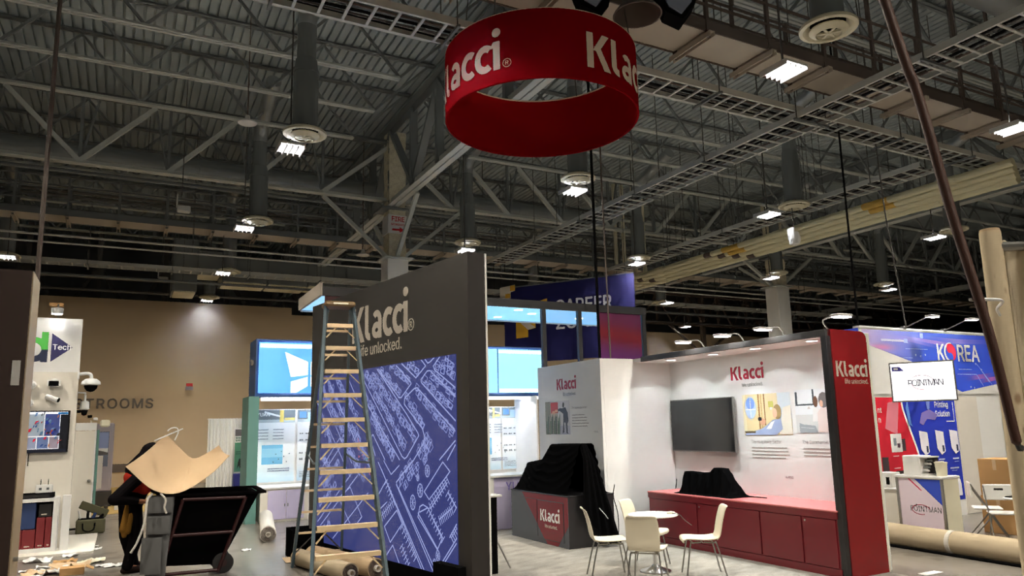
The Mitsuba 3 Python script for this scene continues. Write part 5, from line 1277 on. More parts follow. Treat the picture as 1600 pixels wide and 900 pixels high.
t = thing('open_booth_door', 'plain white booth door with a round knob standing open behind the camera tower', 'door')
obj('leaf', bx(-0.95, -0.5, 19.0, 19.045, 0.0, 2.06), 'm_warm_white', t)
obj('edge', bx(-0.5, -0.475, 18.99, 19.05, 0.0, 2.06), 'm_white', t)
obj('knob', ball((-0.56, 18.95, 0.98), 0.035), 'm_chrome_dull', t, smooth=True)
obj('frame_panel', bx(-0.9, -0.48, 19.1, 19.14, 2.07, 2.24), 'm_white', t)
obj('teal_jamb', bx(-0.47, -0.42, 19.1, 19.2, 0.45, 2.08), 'm_teal', t)
obj('booth_front', bx(-2.6, -0.95, 18.9, 18.95, 0, 2.25), 'm_white', t)
obj('end_trim', bx(-0.97, -0.93, 18.85, 18.96, 0, 2.3), 'm_white', t)
t = thing('tilted_display_rail', 'tilted beige display rail with small dark units above the white door', 'display rail')
a0, a1 = np.array([-0.92, 19.2, 2.48]), np.array([-0.35, 19.2, 2.2])
obj('rail', bar(a0, a1, 0.1, 0.05), 'm_tan_edge', t)
for q in range(4):
    p = a0 + (a1 - a0) * (0.1 + 0.2 * q) + np.array([0, -0.06, 0.04])
    obj('unit', rbx(p[0] - 0.04, p[0] + 0.05, p[1] - 0.03, p[1] + 0.03, p[2] - 0.03, p[2] + 0.03, 0.01), ['m_black', 'm_sign_red', 'm_black', 'm_white'][q], t)
obj('large_unit', rbx(-0.42, -0.22, 19.0, 19.14, 2.14, 2.3, 0.03), 'm_cream', t)
obj('post', bar((-0.6, 19.25, 0.0), (-0.6, 19.25, 2.3), 0.04), 'm_warm_white', t)
t = thing('display_kiosk', 'grey kiosk with a house picture between the white door and the tan wall', 'kiosk')
obj('cabinet', rbx(-0.6, -0.16, 23.9, 24.3, 0.42, 2.3, 0.03), 'm_kiosk', t)
obj('base', bx(-0.62, -0.14, 23.9, 24.35, 0.0, 0.42), 'm_counter_dark', t)
pr = Print(Fr((-0.6, 23.9, 0), 0), 0.004)
pr.rect(0.02, 0.32, 1.1, 2.06, (86, 92, 110)); pr.rect(0.03, 0.31, 1.6, 2.04, (130, 144, 186)); pr.rect(0.03, 0.31, 1.42, 1.6, (206, 206, 206)); pr.poly([(0.03, 1.42), (0.03, 1.56), (0.31, 1.48), (0.31, 1.42)], (70, 66, 66)); pr.rect(0.03, 0.2, 0.5, 1.4, (208, 204, 200))
pr.done('picture', t)
obj('yellow_mat', bx(-1.3, 1.2, 21.6, 32.4, 0.0, 0.006), 'm_yellow_mat', label='yellowish floor sheet in front of the tan wall', cat='floor sheet')
for q, (x, y, w, h, m_, lab) in enumerate(((-0.05, 22.6, 0.16, 0.12, 'm_white', 'small white carton on the yellowish floor sheet'), (-0.3, 23.2, 0.1, 0.08, 'm_counter_dark', 'small dark case on the yellowish floor sheet'))):
    u = thing('carton', lab, 'box')
    obj('body', rbx(x, x + w, y, y + 0.15, 0.006, h, 0.005), m_, u)
    obj('lid', rbx(x - 0.004, x + w + 0.004, y - 0.004, y + 0.154, h, h + 0.015, 0.003), m_, u)
obj('floor_lead', tube(curve([(-0.95, 18.4, 0.04), (-0.85, 18.3, 0.04), (-0.7, 18.35, 0.04)], 6), 0.02, 6), 'm_black', None, 'short black strap lying on the white floor beside the tool bag', 'strap')

t = thing('tool_bag', 'open olive canvas tool bag on the floor in front of the white door', 'bag')
obj('body', rbx(-0.7, -0.18, 17.55, 17.85, 0.0, 0.29, 0.03), 'm_olive', t)
obj('mouth', bx(-0.67, -0.21, 17.58, 17.82, 0.285, 0.3), 'm_black', t)
lid = rbx(-0.27, 0.27, -0.02, 0.02, -0.08, 0.08, 0.015)
lid.apply_transform(trimesh.transformations.rotation_matrix(0.42, (0, 1, 0)))
lid.apply_translation((-0.4, 17.78, 0.47))
obj('flap', lid, 'm_olive', t)
obj('handle', tube(curve([(-0.58, 17.53, 0.22), (-0.56, 17.5, 0.1), (-0.47, 17.49, 0.06), (-0.38, 17.5, 0.1), (-0.36, 17.53, 0.22)], 6), 0.013, 6), 'm_black', t)
for q, (a, h, m_) in enumerate(((-0.62, 0.46, 'm_white'), (-0.5, 0.44, 'm_black'), (-0.42, 0.4, 'm_file_blue'), (-0.33, 0.36, 'm_black'))):
    obj('tool', bar((a, 17.66, 0.25), (a + 0.05 * (q - 1), 17.72, h), 0.05 if q else 0.02, 0.03), m_, t)

# ================================================================ worker, tilt cart, cardboard
import manifold3d as m3
def ball_m(p, r):
    return m3.Manifold.sphere(r, 20).translate([float(v) for v in p])
def chain(bones, fine=0.025, smooth=6):
    """bones: pairs of (point, radius); each bone is the hull of two balls, all joined and smoothed"""
    ms = [m3.Manifold.batch_hull([ball_m(a, ra), ball_m(b, rb)]) for (a, ra), (b, rb) in bones]
    m = m3.Manifold.batch_boolean(ms, m3.OpType.Add).refine_to_length(fine).to_mesh()
    t_ = trimesh.Trimesh(np.array(m.vert_properties)[:, :3], np.array(m.tri_verts), process=True)
    if smooth:
        trimesh.smoothing.filter_taubin(t_, iterations=smooth)
    return t_
PX, PY, PH = 0.2, 12.42, math.radians(14)
def L(f, l, z):
    return np.array([PX + f * math.cos(PH) - l * math.sin(PH), PY + f * math.sin(PH) + l * math.cos(PH), z])
J = dict(pel=L(-.02, 0, .95), waist=L(.04, 0, 1.1), chest=L(.1, 0, 1.32), neck=L(.17, 0, 1.5), skull=L(.215, 0, 1.66), jaw=L(.27, 0, 1.585),
         hr=L(-.02, -.1, .93), hl=L(-.02, .1, .93), kr=L(.05, -.12, .5), kl=L(-.02, .12, .5), ar=L(-.05, -.12, .09), al=L(.1, .13, .09), tr=L(.12, -.13, .045), tl=L(.27, .14, .045),
         sr=L(.1, -.19, 1.41), sl=L(.12, .19, 1.41), er=L(-.3, -.24, 1.05), el=L(.32, .27, 1.17), wr=L(.06, -.3, 1.0), wl=L(.5, .14, 1.24))
def skel(k):                                       # k: extra radius of the cloth over the body
    torso = [((J['pel'], .13 + k), (J['waist'], .125 + k)), ((J['waist'], .125 + k), (J['chest'], .145 + k)), ((J['chest'], .14 + k), (J['sr'], .07 + k)), ((J['chest'], .14 + k), (J['sl'], .07 + k)), ((J['chest'], .12 + k), (J['neck'], .06 + k))]
    arms = [((J['sr'], .06 + k), (J['er'], .047 + k)), ((J['er'], .046 + k), (J['wr'], .033 + k)), ((J['sl'], .06 + k), (J['el'], .047 + k)), ((J['el'], .046 + k), (J['wl'], .033 + k))]
    legs = [((J['pel'], .12 + k), (J['hr'], .1 + k)), ((J['pel'], .12 + k), (J['hl'], .1 + k)), ((J['hr'], .1 + k), (J['kr'], .065 + k)), ((J['kr'], .063 + k), (J['ar'], .042 + k)), ((J['hl'], .1 + k), (J['kl'], .065 + k)), ((J['kl'], .063 + k), (J['al'], .042 + k))]
    return torso, arms, legs
def hand(w, e, side, name):
    d = (w - e) / np.linalg.norm(w - e)
    s_ = np.cross(d, (0, 0, 1)); s_ /= np.linalg.norm(s_)
    n_ = np.cross(s_, d)
    bones = [((w, .028), (w + d * .08, .03)), ((w + d * .03 + s_ * .02, .018), (w + d * .085 + s_ * .032, .014)), ((w + d * .03 - s_ * .02, .018), (w + d * .085 - s_ * .032, .014))]
    for q, (o, ln) in enumerate(((-.034, .06), (-.012, .075), (.011, .07), (.033, .052))):
        b = w + d * .088 + s_ * o
        c = b + d * ln * .55 - n_ * .012
        bones += [((b, .0095), (c, .009)), ((c, .009), (c + d * ln * .3 - n_ * .026, .0075))]
    b = w + d * .02 + s_ * side * .035
    c = b + d * .03 + s_ * side * .03 - n_ * .012
    return bones + [((b, .013), (c, .011)), ((c, .011), (c + d * .03 - n_ * .012, .009))]
torso, arms, legs = skel(0)
face = [((J['neck'], .055), (J['skull'], .085)), ((J['skull'], .098), (J['jaw'], .06)), ((J['jaw'], .05), (J['jaw'] + (L(.03, 0, 0) - L(0, 0, 0)) + [0, 0, -.02], .035)), ((L(.31, 0, 1.64), .014), (L(.335, 0, 1.605), .018)),
        ((L(.2, -.096, 1.65), .02), (L(.195, -.1, 1.62), .016)), ((L(.2, .096, 1.65), .02), (L(.195, .1, 1.62), .016))]
feet = [((J['ar'], .042), (J['tr'], .04)), ((J['al'], .042), (J['tl'], .04))]
t = thing('person', 'worker in dark clothes, red scarf and cap bending behind the black tilt cart', 'person')
obj('body', chain(torso + arms + legs + face + feet + hand(J['wr'], J['er'], 1, 'r') + hand(J['wl'], J['el'], -1, 'l'), 0.02, 4), 'm_skin', t, smooth=True)
torso, arms, legs = skel(.034)
obj('jacket', chain(torso[:4] + arms[:1] + [(arms[1][0], (J['er'] * .25 + J['wr'] * .75, .055))] + arms[2:3] + [(arms[3][0], (J['el'] * .25 + J['wl'] * .75, .055))] + [((J['chest'], .155), (L(.12, 0, 1.47), .1))], 0.03, 6), 'm_cloth_dark', t, smooth=True)
torso, arms, legs = skel(.03)
obj('trousers', chain(legs, 0.03, 6), 'm_cloth_dark', t, smooth=True)
obj('red_scarf', chain([((L(-.06, -.1, 1.34), .1), (L(.1, -.14, 1.3), .12)), ((L(-.06, -.1, 1.24), .1), (L(.12, -.12, 1.2), .12))], 0.03, 5), 'm_cloth_red', t, 'red cloth round the upper body', smooth=True)
obj('hood', chain([((J['neck'], .1), (L(.15, 0, 1.56), .12)), ((L(.15, 0, 1.56), .125), (L(.19, 0, 1.68), .118)), ((L(.02, -.05, 1.44), .15), (L(.13, -.02, 1.58), .13)), ((L(.0, -.1, 1.42), .13), (L(.16, -.1, 1.46), .13))], 0.03, 5), 'm_cloth_dark', t, smooth=True)
obj('cap', chain([((L(.2, 0, 1.71), .112), (L(.235, 0, 1.735), .1))], 0.03, 2), 'm_cloth_dark', t, smooth=True)
obj('cap_visor', thick(grid(lambda u, v: L(.26 + .13 * u * (1 - (2 * v - 1) ** 2 * .4), .09 * (2 * v - 1), 1.725 - .03 * u - .01 * (2 * v - 1) ** 2), 6, 8), .006), 'm_white', t, 'pale cap visor', smooth=True)
for s_ in (-1, 1):
    obj('eye', ball(L(.3, .033 * s_, 1.655), .013), 'm_white', t, smooth=True)
    k = 'r' if s_ < 0 else 'l'
    obj('shoe', chain([((J['a' + k] + [0, 0, -.03], .055), (J['t' + k], .048)), ((J['a' + k] + [0, 0, -.03], .055), (J['a' + k] + (L(-.04, 0, 0) - L(0, 0, 0)) + [0, 0, -.045], .045))], .02, 3), 'm_shoe', t, smooth=True)
obj('mouth', bar(L(.325, -.022, 1.57), L(.325, .022, 1.57), .006), 'm_cloth_red', t)
obj('ochre_cloth', chain([((L(-.1, -.17, .98), .03), (L(-.15, -.2, .62), .05)), ((L(-.02, -.17, .95), .03), (L(-.1, -.2, .6), .055)), ((L(-.15, -.2, .62), .04), (L(-.13, -.2, .54), .035))], .025, 4), 'm_cloth_ochre', t, 'ochre cloth hanging at the hip', smooth=True)

t = thing('tilt_cart', 'black plastic tilt cart with a dark red tube frame and grey pocket caddy', 'cart')
def hull(pts):
    return trimesh.convex.convex_hull(np.array(pts, float))
outer = [(.62, 11.32, 1.12), (1.78, 11.2, 1.1), (1.78, 12.0, 1.12), (.5, 12.06, 1.14), (.5, 11.62, .16), (1.34, 11.55, .12), (1.36, 11.95, .14), (.52, 12.0, .16), (1.6, 11.3, .72), (1.6, 11.95, .72)]
c_ = np.mean(outer, 0)
inner = [tuple(np.array(p) * [1, 1, 1] + (np.array(c_) - p) * [.05, .08, 0] + [0, 0, .05 if p[2] > .9 else .04]) for p in outer]
def man(m):
    return m3.Manifold(m3.Mesh(np.asarray(m.vertices, np.float32), np.asarray(m.faces, np.uint32)))
shell_ = (man(hull(outer)) - man(hull(inner))).to_mesh()
obj('bin', trimesh.Trimesh(np.array(shell_.vert_properties)[:, :3], np.array(shell_.tri_verts)), 'm_cart_black', t)
rim = [(.58, 11.29, 1.125), (1.84, 11.16, 1.105), (1.84, 12.04, 1.125), (.46, 12.1, 1.145)]
for q in range(4):
    obj('rim', bar(rim[q], rim[(q + 1) % 4], .07, .03), 'm_cart_black', t)
fr_ = [((.8, 11.26, 1.06), (.56, 11.5, .03)), ((1.6, 11.18, 1.05), (1.3, 11.45, .03)), ((.8, 11.26, 1.06), (1.6, 11.18, 1.05)), ((.69, 11.37, .58), (1.47, 11.3, .58)), ((.56, 11.5, .06), (1.3, 11.45, .06)), ((.56, 11.5, .04), (.56, 12.0, .04)), ((1.3, 11.45, .06), (1.3, 11.95, .06))]
for p, q in fr_:
    obj('frame_tube', rod(p, q, .024, 10), 'm_cart_red', t, smooth=40)
for y in (11.5, 11.98):
    w = obj('wheel', lathe([(.03, -.03), (.12, -.03), (.14, -.018), (.14, .018), (.12, .03), (.03, .03), (.03, -.03)], 28).apply_transform(trimesh.transformations.rotation_matrix(PI / 2, (1, 0, 0))).apply_translation((1.37, y, .14)), 'm_rubber', t, smooth=40)
    obj('wheel_hub', rod((1.37, y - .035, .14), (1.37, y + .035, .14), .05, 14), 'm_cart_red', w)
for y in (11.6, 11.95):
    w = obj('caster', lathe([(.01, -.015), (.055, -.015), (.06, 0), (.055, .015), (.01, .015)], 20).apply_transform(trimesh.transformations.rotation_matrix(PI / 2, (1, 0, 0))).apply_translation((.5, y, .06)), 'm_rubber', t, smooth=40)
    obj('caster_fork', bar((.5, y, .06), (.52, y, .17), .05, .03), 'm_chrome_dull', w)
cd = obj('pocket_caddy', thick(grid(lambda u, v: (.36 + .34 * u - .1 * (1 - v) * (u - .3), 11.3 + .08 * (1 - u) + .1 * (1 - v) + .01 * math.sin(u * 12 + v * 6), .06 + 1.07 * v), 12, 20), .012), 'm_grey_cloth', t, 'grey cloth caddy with pockets', smooth=True)
for q, (z0, z1, u0, u1) in enumerate(((.9, 1.12, .02, .95), (.62, .86, .12, .95), (.1, .58, .1, .82))):
    obj('pocket', thick(grid(lambda u, v: (.36 + .34 * (u0 + (u1 - u0) * u) - .08 * (1 - z0), 11.25 + .08 * (1 - u) + .1 * (1.1 - z0 - (z1 - z0) * v) - .015 * math.sin(PI * u), z0 + (z1 - z0) * v), 8, 6), .012), 'm_grey_cloth', cd, smooth=True)
obj('handle_strap', tube(curve([(.42, 11.3, 1.16), (.36, 11.22, 1.08), (.34, 11.2, .8), (.27, 11.22, .56), (.2, 11.25, .42)], 8), .016, 8), 'm_fibre_roll', t, 'pale rope hanging down the side')
obj('handle_strap', tube(curve([(.52, 11.25, 1.16), (.58, 11.2, 1.08), (.57, 11.18, .98), (.6, 11.18, .9)], 8), .014, 8), 'm_fibre_roll', t)

Ab = curve([(.08, 11.2, 1.54), (.42, 11.22, 1.22), (.75, 11.25, 1.16), (1.13, 11.25, 1.38), (1.38, 11.3, 1.63)], 8)
Bt = curve([(.57, 11.75, 1.95), (.75, 11.75, 1.76), (.92, 11.72, 1.6), (1.08, 11.7, 1.64), (1.27, 11.62, 1.77)], 8)
t = thing('cardboard_sheet', 'large bent sheet of pale cardboard tossed over the tilt cart', 'cardboard sheet')
def cb(u, v):
    i = u * (len(Ab) - 1); k = min(int(i), len(Ab) - 2); f = i - k
    a = Ab[k] * (1 - f) + Ab[k + 1] * f; b = Bt[k] * (1 - f) + Bt[k + 1] * f
    return a + (b - a) * v + np.array([0, 0.05, -0.03]) * math.sin(PI * v)
obj('sheet', thick(grid(cb, 40, 12), .006), 'm_cardboard_pale', t, smooth=True)
t = thing('clothes_hanger', 'white plastic hanger sticking out above the cardboard sheet', 'hanger')
obj('bar', rod((.42, 11.6, 1.86), (.78, 11.6, 2.02), .01, 8), 'm_white_plastic', t)
obj('hook', tube(curve([(.68, 11.6, 1.86), (.72, 11.6, 1.97), (.7, 11.6, 2.03), (.63, 11.6, 2.03), (.58, 11.6, 1.99)], 6), .009, 7), 'm_white_plastic', t)
t = thing('cart_contents', 'dark scraps of refuse inside the black tilt cart', 'refuse')
for q in range(5):
    m = trimesh.creation.icosphere(2, .2)
    m.vertices *= 1 + .5 * (meshkit.fbm(m.vertices * 9 + q * 5, 2)[:, None] - .5)
    m.apply_translation((.75 + .18 * q, 11.7 + .05 * (q % 2), .82 + .04 * (q % 3)))
    obj('scrap', m, ['m_counter_dark', 'm_black', 'm_steel_dark'][q % 3], t, smooth=True)

# ---- litter on the floor
def litter(x, y, s, m, lab, name='paper_scrap', seed=0, hgt=.5):
    def f(u, v):
        n = meshkit.fbm(np.array([u * 4 + seed, v * 4 + seed * 3, seed * 1.7]), 3)
        return (x + s * (u - .5) * (1 + .5 * n), y + s * .8 * (v - .5) * (1 + .6 * (1 - n)), .004 + s * hgt * max(0, n - .32))
    obj(name, thick(grid(f, 12, 10), .003), m, None, lab, 'litter', 'litter on the floor behind the camera tower', smooth=True)
lt = [(-.72, 13.0, .34, 'm_white', 'large crumpled white paper in the litter beside the worker'), (-.55, 13.45, .4, 'm_cardboard_pale', 'torn pale cardboard in the middle of the litter'), (-.3, 13.7, .3, 'm_cream', 'creased cream paper at the back of the litter'),
      (-.86, 13.5, .22, 'm_white', 'white paper ball at the left of the litter'), (.0, 13.1, .2, 'm_white', 'small white wrapper nearest the worker'), (-.14, 13.2, .14, 'm_white', 'tiny white scrap between the wrapper and the cardboard'), (-.95, 13.0, .3, 'm_cardboard_pale', 'pale folded paper at the front of the litter'),
      (-.66, 13.9, .26, 'm_cardboard', 'brown paper strip at the back of the litter'), (-1.05, 14.3, .3, 'm_white', 'clear white wrapper near the white cabinet'), (-.62, 14.6, .18, 'm_white', 'thin white strip in front of the white floor deck'), (-1.1, 13.3, .16, 'm_white', 'white scrap beside the metal edge of the brown wall'),
      (-1.02, 12.7, .2, 'm_white', 'flat white scrap nearest the brown wall'), (-.25, 15.2, .1, 'm_white', 'crumb of white paper at the corner of the white floor deck'), (-.3, 15.6, .1, 'm_white', 'second crumb of white paper along the white floor deck'), (1.95, 13.4, .12, 'm_white', 'white scrap on the floor right of the tilt cart wheel'), (2.0, 16.3, .2, 'm_white', 'white paper near the teal column')]
for q, (x, y, s, m, lab) in enumerate(lt):
    litter(x, y, s, m, lab, seed=q + 1)
t = thing('flattened_carton', 'opened brown carton in the litter at the bottom left', 'box')
obj('base', bx(-.66, -.36, 12.62, 12.86, .003, .1), 'm_cardboard', t)
obj('flap', bar((-.68, 12.75, .1), (-.8, 12.75, .16), .22, .006), 'm_cardboard_pale', t)
obj('flap', bar((-.34, 12.75, .1), (-.24, 12.75, .05), .22, .006), 'm_cardboard', t)

# ================================================================ the booth at the right
YK = 9.0
kf = Fr((12.09, YK, 0), 0)
t = thing('korea_booth', 'white booth with a blue header reading KOREA behind the red end wall', 'exhibit booth')
obj('header', kf.box(0, 4.5, 2.36, 3.62, -0.1, 0), 'm_white', t)
obj('lower_wall', kf.box(0, 4.5, 0, 2.36, -0.1, -0.02), 'm_white', t)
obj('side_wall', bx(12.09, 12.15, YK + 0.1, 11.2, 0, 3.6), 'm_white', t)
obj('side_header', bx(12.08, 12.09, YK + 0.02, 11.2, 2.5, 3.6), 'm_blue_panel', t, 'blue side of the header')
obj('top_edge', kf.box(-0.02, 4.52, 3.6, 3.64, -0.12, 0.015), 'm_white', t)
obj('pillar', kf.box(4.28, 4.5, 0, 2.5, 0, 0.05), 'm_white', t)
obj('grey_panel', kf.box(2.72, 3.45, 0.02, 2.3, -0.02, -0.005), 'm_blue_soffit' if False else 'm_fibre_roll', t)
pr = Print(kf, 0.003)
blue = Polygon([(0.06, 3.58), (4.38, 3.58), (4.36, 2.58), (2.98, 2.4), (2.7, 2.5), (1.5, 2.98), (0.06, 3.32)])
def hd(u, v):
    b = np.array((58, 84, 212.0))
    w = max(0, 1 - u * 2.3) ** 1.2
    c = np.array((206, 188, 230.0)) * w
    pk = math.exp(-((v - 0.86 - 0.02 * math.sin(u * 9)) / 0.05) ** 2) * (0.6 * math.exp(-((u - 0.55) / 0.3) ** 2))
    col = b * (1 - w) + c
    col = col * (1 - pk) + np.array((214, 150, 224)) * pk
    p2 = 0.7 * math.exp(-(((u - 0.12) / 0.08) ** 2 + ((v - 0.72) / 0.05) ** 2))
    col = col * (1 - p2) + np.array((224, 130, 180)) * p2
    p3 = 0.8 * math.exp(-(((u - 0.9) / 0.14) ** 2 + ((v - 0.24 + 0.2 * (u - 0.9)) / 0.05) ** 2))
    return tuple(np.clip(col * (1 - p3) + np.array((206, 108, 180)) * p3, 0, 255))
for a0 in np.arange(0.06, 4.38, 0.06):                 # blended print, cut to the blue shape
    strip = blue.intersection(sbox(a0, 2.3, a0 + 0.0601, 3.6))
    if strip.is_empty:
        continue
    y0, y1 = strip.bounds[1], strip.bounds[3]
    for q in range(12):
        z0, z1 = y0 + (y1 - y0) * q / 12, y0 + (y1 - y0) * (q + 1) / 12 + 0.0002
        pr.poly(strip.intersection(sbox(a0, z0, a0 + 0.0601, z1)), hd((a0 - 0.06) / 4.3, ((z0 + z1) / 2 - 2.4) / 1.18)); pr.c -= 0.0004
pr.c += 0.001
pr.rect(0.6, 1.3, 3.37, 3.41, (210, 214, 244)); pr.rect(1.28, 1.4, 3.35, 3.43, (160, 180, 240)); pr.rect(1.8, 1.9, 3.46, 3.56, (150, 170, 236))
for l in ([(3.6, 2.98), (4.1, 2.52)], [(2.9, 2.76), (3.55, 2.76), (3.75, 2.52)], [(3.7, 2.88), (3.98, 2.6)], [(1.3, 3.24), (2.0, 3.24)], [(1.2, 3.06), (1.5, 3.06)], [(2.95, 2.86), (3.4, 2.86)]):
    pr.line(l, 0.016, (150, 168, 240))
for a, b in ((3.56, 2.98), (3.74, 2.86), (3.3, 2.5), (3.42, 2.48), (1.6, 3.12), (1.75, 3.1), (1.9, 3.13)):
    pr.rect(a - 0.02, a + 0.02, b - 0.02, b + 0.02, (176, 190, 244))
pr.text('K', 2.26, 3.03, 0.33, (244, 244, 250), True, 0.9); pr.text('REA', 2.93, 3.03, 0.33, (238, 238, 248), True, 0.9)
pr.oval(2.72, 3.2, 0.19, 0.2, (60, 90, 214)); pr.poly(ringp(2.72, 3.2, 0.15, 0.2, 70, 250), (240, 240, 250)); pr.poly(ringp(2.74, 3.2, 0.02, 0.18, -80, 115), (226, 44, 66)); pr.oval(2.74, 3.1, 0.075, 0.085, (60, 90, 214)); pr.oval(2.7, 3.28, 0.085, 0.095, (226, 44, 66))
pr.done('header_print', t, label='blue header print reading KOREA')
for q, a in enumerate((1.33, 2.62)):
    k = obj('arm_light', cat([rod(kf.pt(a, 3.64, 0), kf.pt(a + 0.3, 3.85, 0.35), 0.012, 6), bx(12.09 + a - 0.04, 12.09 + a + 0.04, YK - 0.03, YK + 0.05, 3.62, 3.68)]), 'm_chrome_dull', t)
    obj('lamp', rbx(12.09 + a + 0.18, 12.09 + a + 0.46, YK - 0.47, YK - 0.33, 3.82, 3.86, 0.008), 'm_white', k)
    obj('lens', bx(12.09 + a + 0.2, 12.09 + a + 0.44, YK - 0.46, YK - 0.34, 3.81, 3.819), 'm_white', k, emit=(240, 240, 244), weight=0.5)
obj('booth_downlight', bx(14.2, 14.6, 8.2, 8.6, 3.98, 3.985), 'm_white', t, emit=(26, 26, 26), weight=0.6) if False else None
pr = Print(kf, -0.015)
curveb = [(1.02, 2.3), (1.06, 2.05), (1.2, 1.7), (1.36, 1.3), (1.5, 0.8), (1.56, 0.3)]
cb_ = [tuple(p[:2]) for p in curve([(a, b, 0) for a, b in curveb], 6)]
pr.poly([(0.25, 0.3), (0.25, 2.3)] + cb_, (206, 44, 60)); pr.poly(cb_ + [(2.7, 0.3), (2.7, 2.3)], (46, 60, 176)); pr.line(cb_, 0.05, (246, 244, 248))
pr.poly([(0.62, 2.2), (0.95, 2.24), (0.82, 1.6), (0.48, 1.72)], (220, 130, 146)); pr.text('nt', 0.3, 2.02, 0.1, (248, 240, 240), True); pr.text('n', 0.3, 1.84, 0.1, (248, 240, 240), True)
pr.rect(0.6, 0.92, 1.28, 1.62, (232, 230, 232)); pr.rect(0.68, 0.76, 1.4, 1.54, (130, 140, 150)); pr.rect(0.78, 0.86, 1.36, 1.44, (90, 70, 84)); pr.rect(0.92, 1.02, 1.3, 1.52, (70, 60, 66)); pr.rect(0.3, 0.48, 0.4, 1.2, (66, 58, 62)); pr.rect(0.66, 1.1, 0.72, 0.94, (58, 52, 54)); pr.oval(0.9, 0.83, 0.05, 0.06, (120, 110, 100))
for q in range(6):
    pr.rect(0.62 + 0.28 * (q % 2), 0.8 + 0.3 * (q % 2), 1.2 - 0.22 * (q // 2), 1.22 - 0.22 * (q // 2), (236, 180, 186))
pr.text('Printing', 2.02, 2.1, 0.11, (244, 244, 250), True, 0.82); pr.text('Solution', 2.02, 1.92, 0.11, (244, 244, 250), True, 0.82); pr.line([(2.62, 2.2), (2.62, 1.82), (2.36, 1.82)], 0.02, (240, 240, 250))
pr.poly([(1.5, 1.8), (1.6, 2.0), (1.85, 2.06), (2.1, 1.96), (2.0, 1.85), (1.75, 1.88), (1.62, 1.76)], (128, 116, 186)); pr.poly([(1.76, 2.3), (1.9, 2.3), (1.86, 2.06), (1.78, 2.06)], (120, 140, 214)); pr.poly([(1.12, 2.1), (1.2, 2.24), (1.25, 1.8), (1.3, 1.74), (1.18, 1.78)], (104, 150, 228))
for q, a in enumerate((1.45, 1.95, 2.4)):
    pr.poly([(a, 1.66), (a + 0.26, 1.62), (a + 0.27, 1.24), (a + 0.14, 1.18), (a + 0.02, 1.3)], (232, 230, 240)); pr.rect(a + 0.18, a + 0.24, 1.24, 1.36, (60, 64, 90)); pr.rect(a + 0.02, a + 0.22, 1.08, 1.11, (190, 198, 236)); pr.rect(a + 0.06, a + 0.2, 1.03, 1.045, (150, 164, 226))
for q, a in enumerate((1.65, 2.3)):
    pr.oval(a + 0.12, 0.62, 0.17, 0.16, (230, 230, 240)); pr.rect(a - 0.02, a + 0.3, 0.38, 0.62, (226, 226, 238)); pr.rect(a, a + 0.28, 0.9, 0.93, (190, 198, 236)); pr.rect(a + 0.04, a + 0.22, 0.86, 0.875, (150, 164, 226))
pr.done('poster', t, label='red and blue poster reading Printing Solution')

t = thing('podium', 'white podium with a blue corner and the word POINTMAN behind the beige carpet roll', 'podium')
px0, px1, py0, py1 = 11.26, 11.68, 7.2, 7.98
obj('body', rbx(px0 + 0.01, px1, py0, py1, 0, 0.98, 0.01), 'm_cream', t)
obj('top', rbx(px0 - 0.02, px1 + 0.02, py0 - 0.02, py1 + 0.02, 0.96, 1.0, 0.008), 'm_white', t)
for y in (py0 + 0.015, py1 - 0.015):
    obj('corner_trim', bx(px0 - 0.004, px0 + 0.02, y - 0.02, y + 0.02, 0, 0.96), 'm_chrome_dull', t)
pdf = Fr((px0 + 0.008, py1, 0), -PI / 2)
pr = Print(pdf, 0.001)
pr.rect(0.03, 0.75, 0.02, 0.95, (222, 206, 218)); pr.poly([(0.26, 0.95), (0.75, 0.95), (0.75, 0.55), (0.32, 0.95)], (52, 76, 186)); pr.line([(0.22, 0.95), (0.42, 0.77)], 0.02, (206, 50, 90))
pr.text('POINTMAN', 0.2, 0.445, 0.085, (30, 28, 34), False, 0.8)
el = [(0.38 + 0.15 * math.cos(a), 0.475 + 0.075 * math.sin(a)) for a in np.linspace(0.2, 2 * PI - 1.2, 40)]
pr.line(el, 0.012, (150, 44, 70)); pr.oval(0.315, 0.545, 0.012, 0.012, (30, 28, 34))
pr.done('front_print', t)
u = thing('white_printer', 'white printer with an open side on the podium', 'printer')
obj('case', rbx(11.3, 11.62, 7.56, 7.86, 1.0, 1.31, 0.012), 'm_white', u)
obj('open_side', bx(11.3, 11.6, 7.44, 7.56, 1.0, 1.03), 'm_white', u)
obj('open_top', bx(11.3, 11.6, 7.42, 7.56, 1.28, 1.3), 'm_white', u)
obj('inside', bx(11.5, 11.6, 7.44, 7.56, 1.03, 1.28), 'm_counter_dark', u)
for q in range(4):
    obj('roller', rod((11.36 + 0.03 * q, 7.45, 1.08 + 0.05 * q), (11.36 + 0.03 * q, 7.56, 1.08 + 0.05 * q), 0.018), 'm_steel' if q % 2 else 'm_white', u)
u = thing('cream_container', 'cream tub beside the white printer on the podium', 'container')
obj('tub', lathe([(0, 1.0), (0.075, 1.0), (0.09, 1.21), (0.085, 1.21), (0.07, 1.02), (0, 1.02)], 24, (11.42, 7.29, 0)), 'm_cream', u, smooth=40)
obj('rim', lathe([(0.085, 1.2), (0.096, 1.2), (0.096, 1.215), (0.085, 1.215), (0.085, 1.2)], 24, (11.42, 7.29, 0)), 'm_cream', u, smooth=40)
u = thing('card_printer', 'small white card printer behind the cream tub on the podium', 'printer')
obj('case', rbx(11.46, 11.64, 7.36, 7.42, 1.0, 1.22, 0.01), 'm_white', u)
obj('slot', bx(11.455, 11.462, 7.37, 7.41, 1.02, 1.09), 'm_black', u)
obj('button_row', bx(11.455, 11.462, 7.37, 7.41, 1.15, 1.18), 'm_sign_red', u)
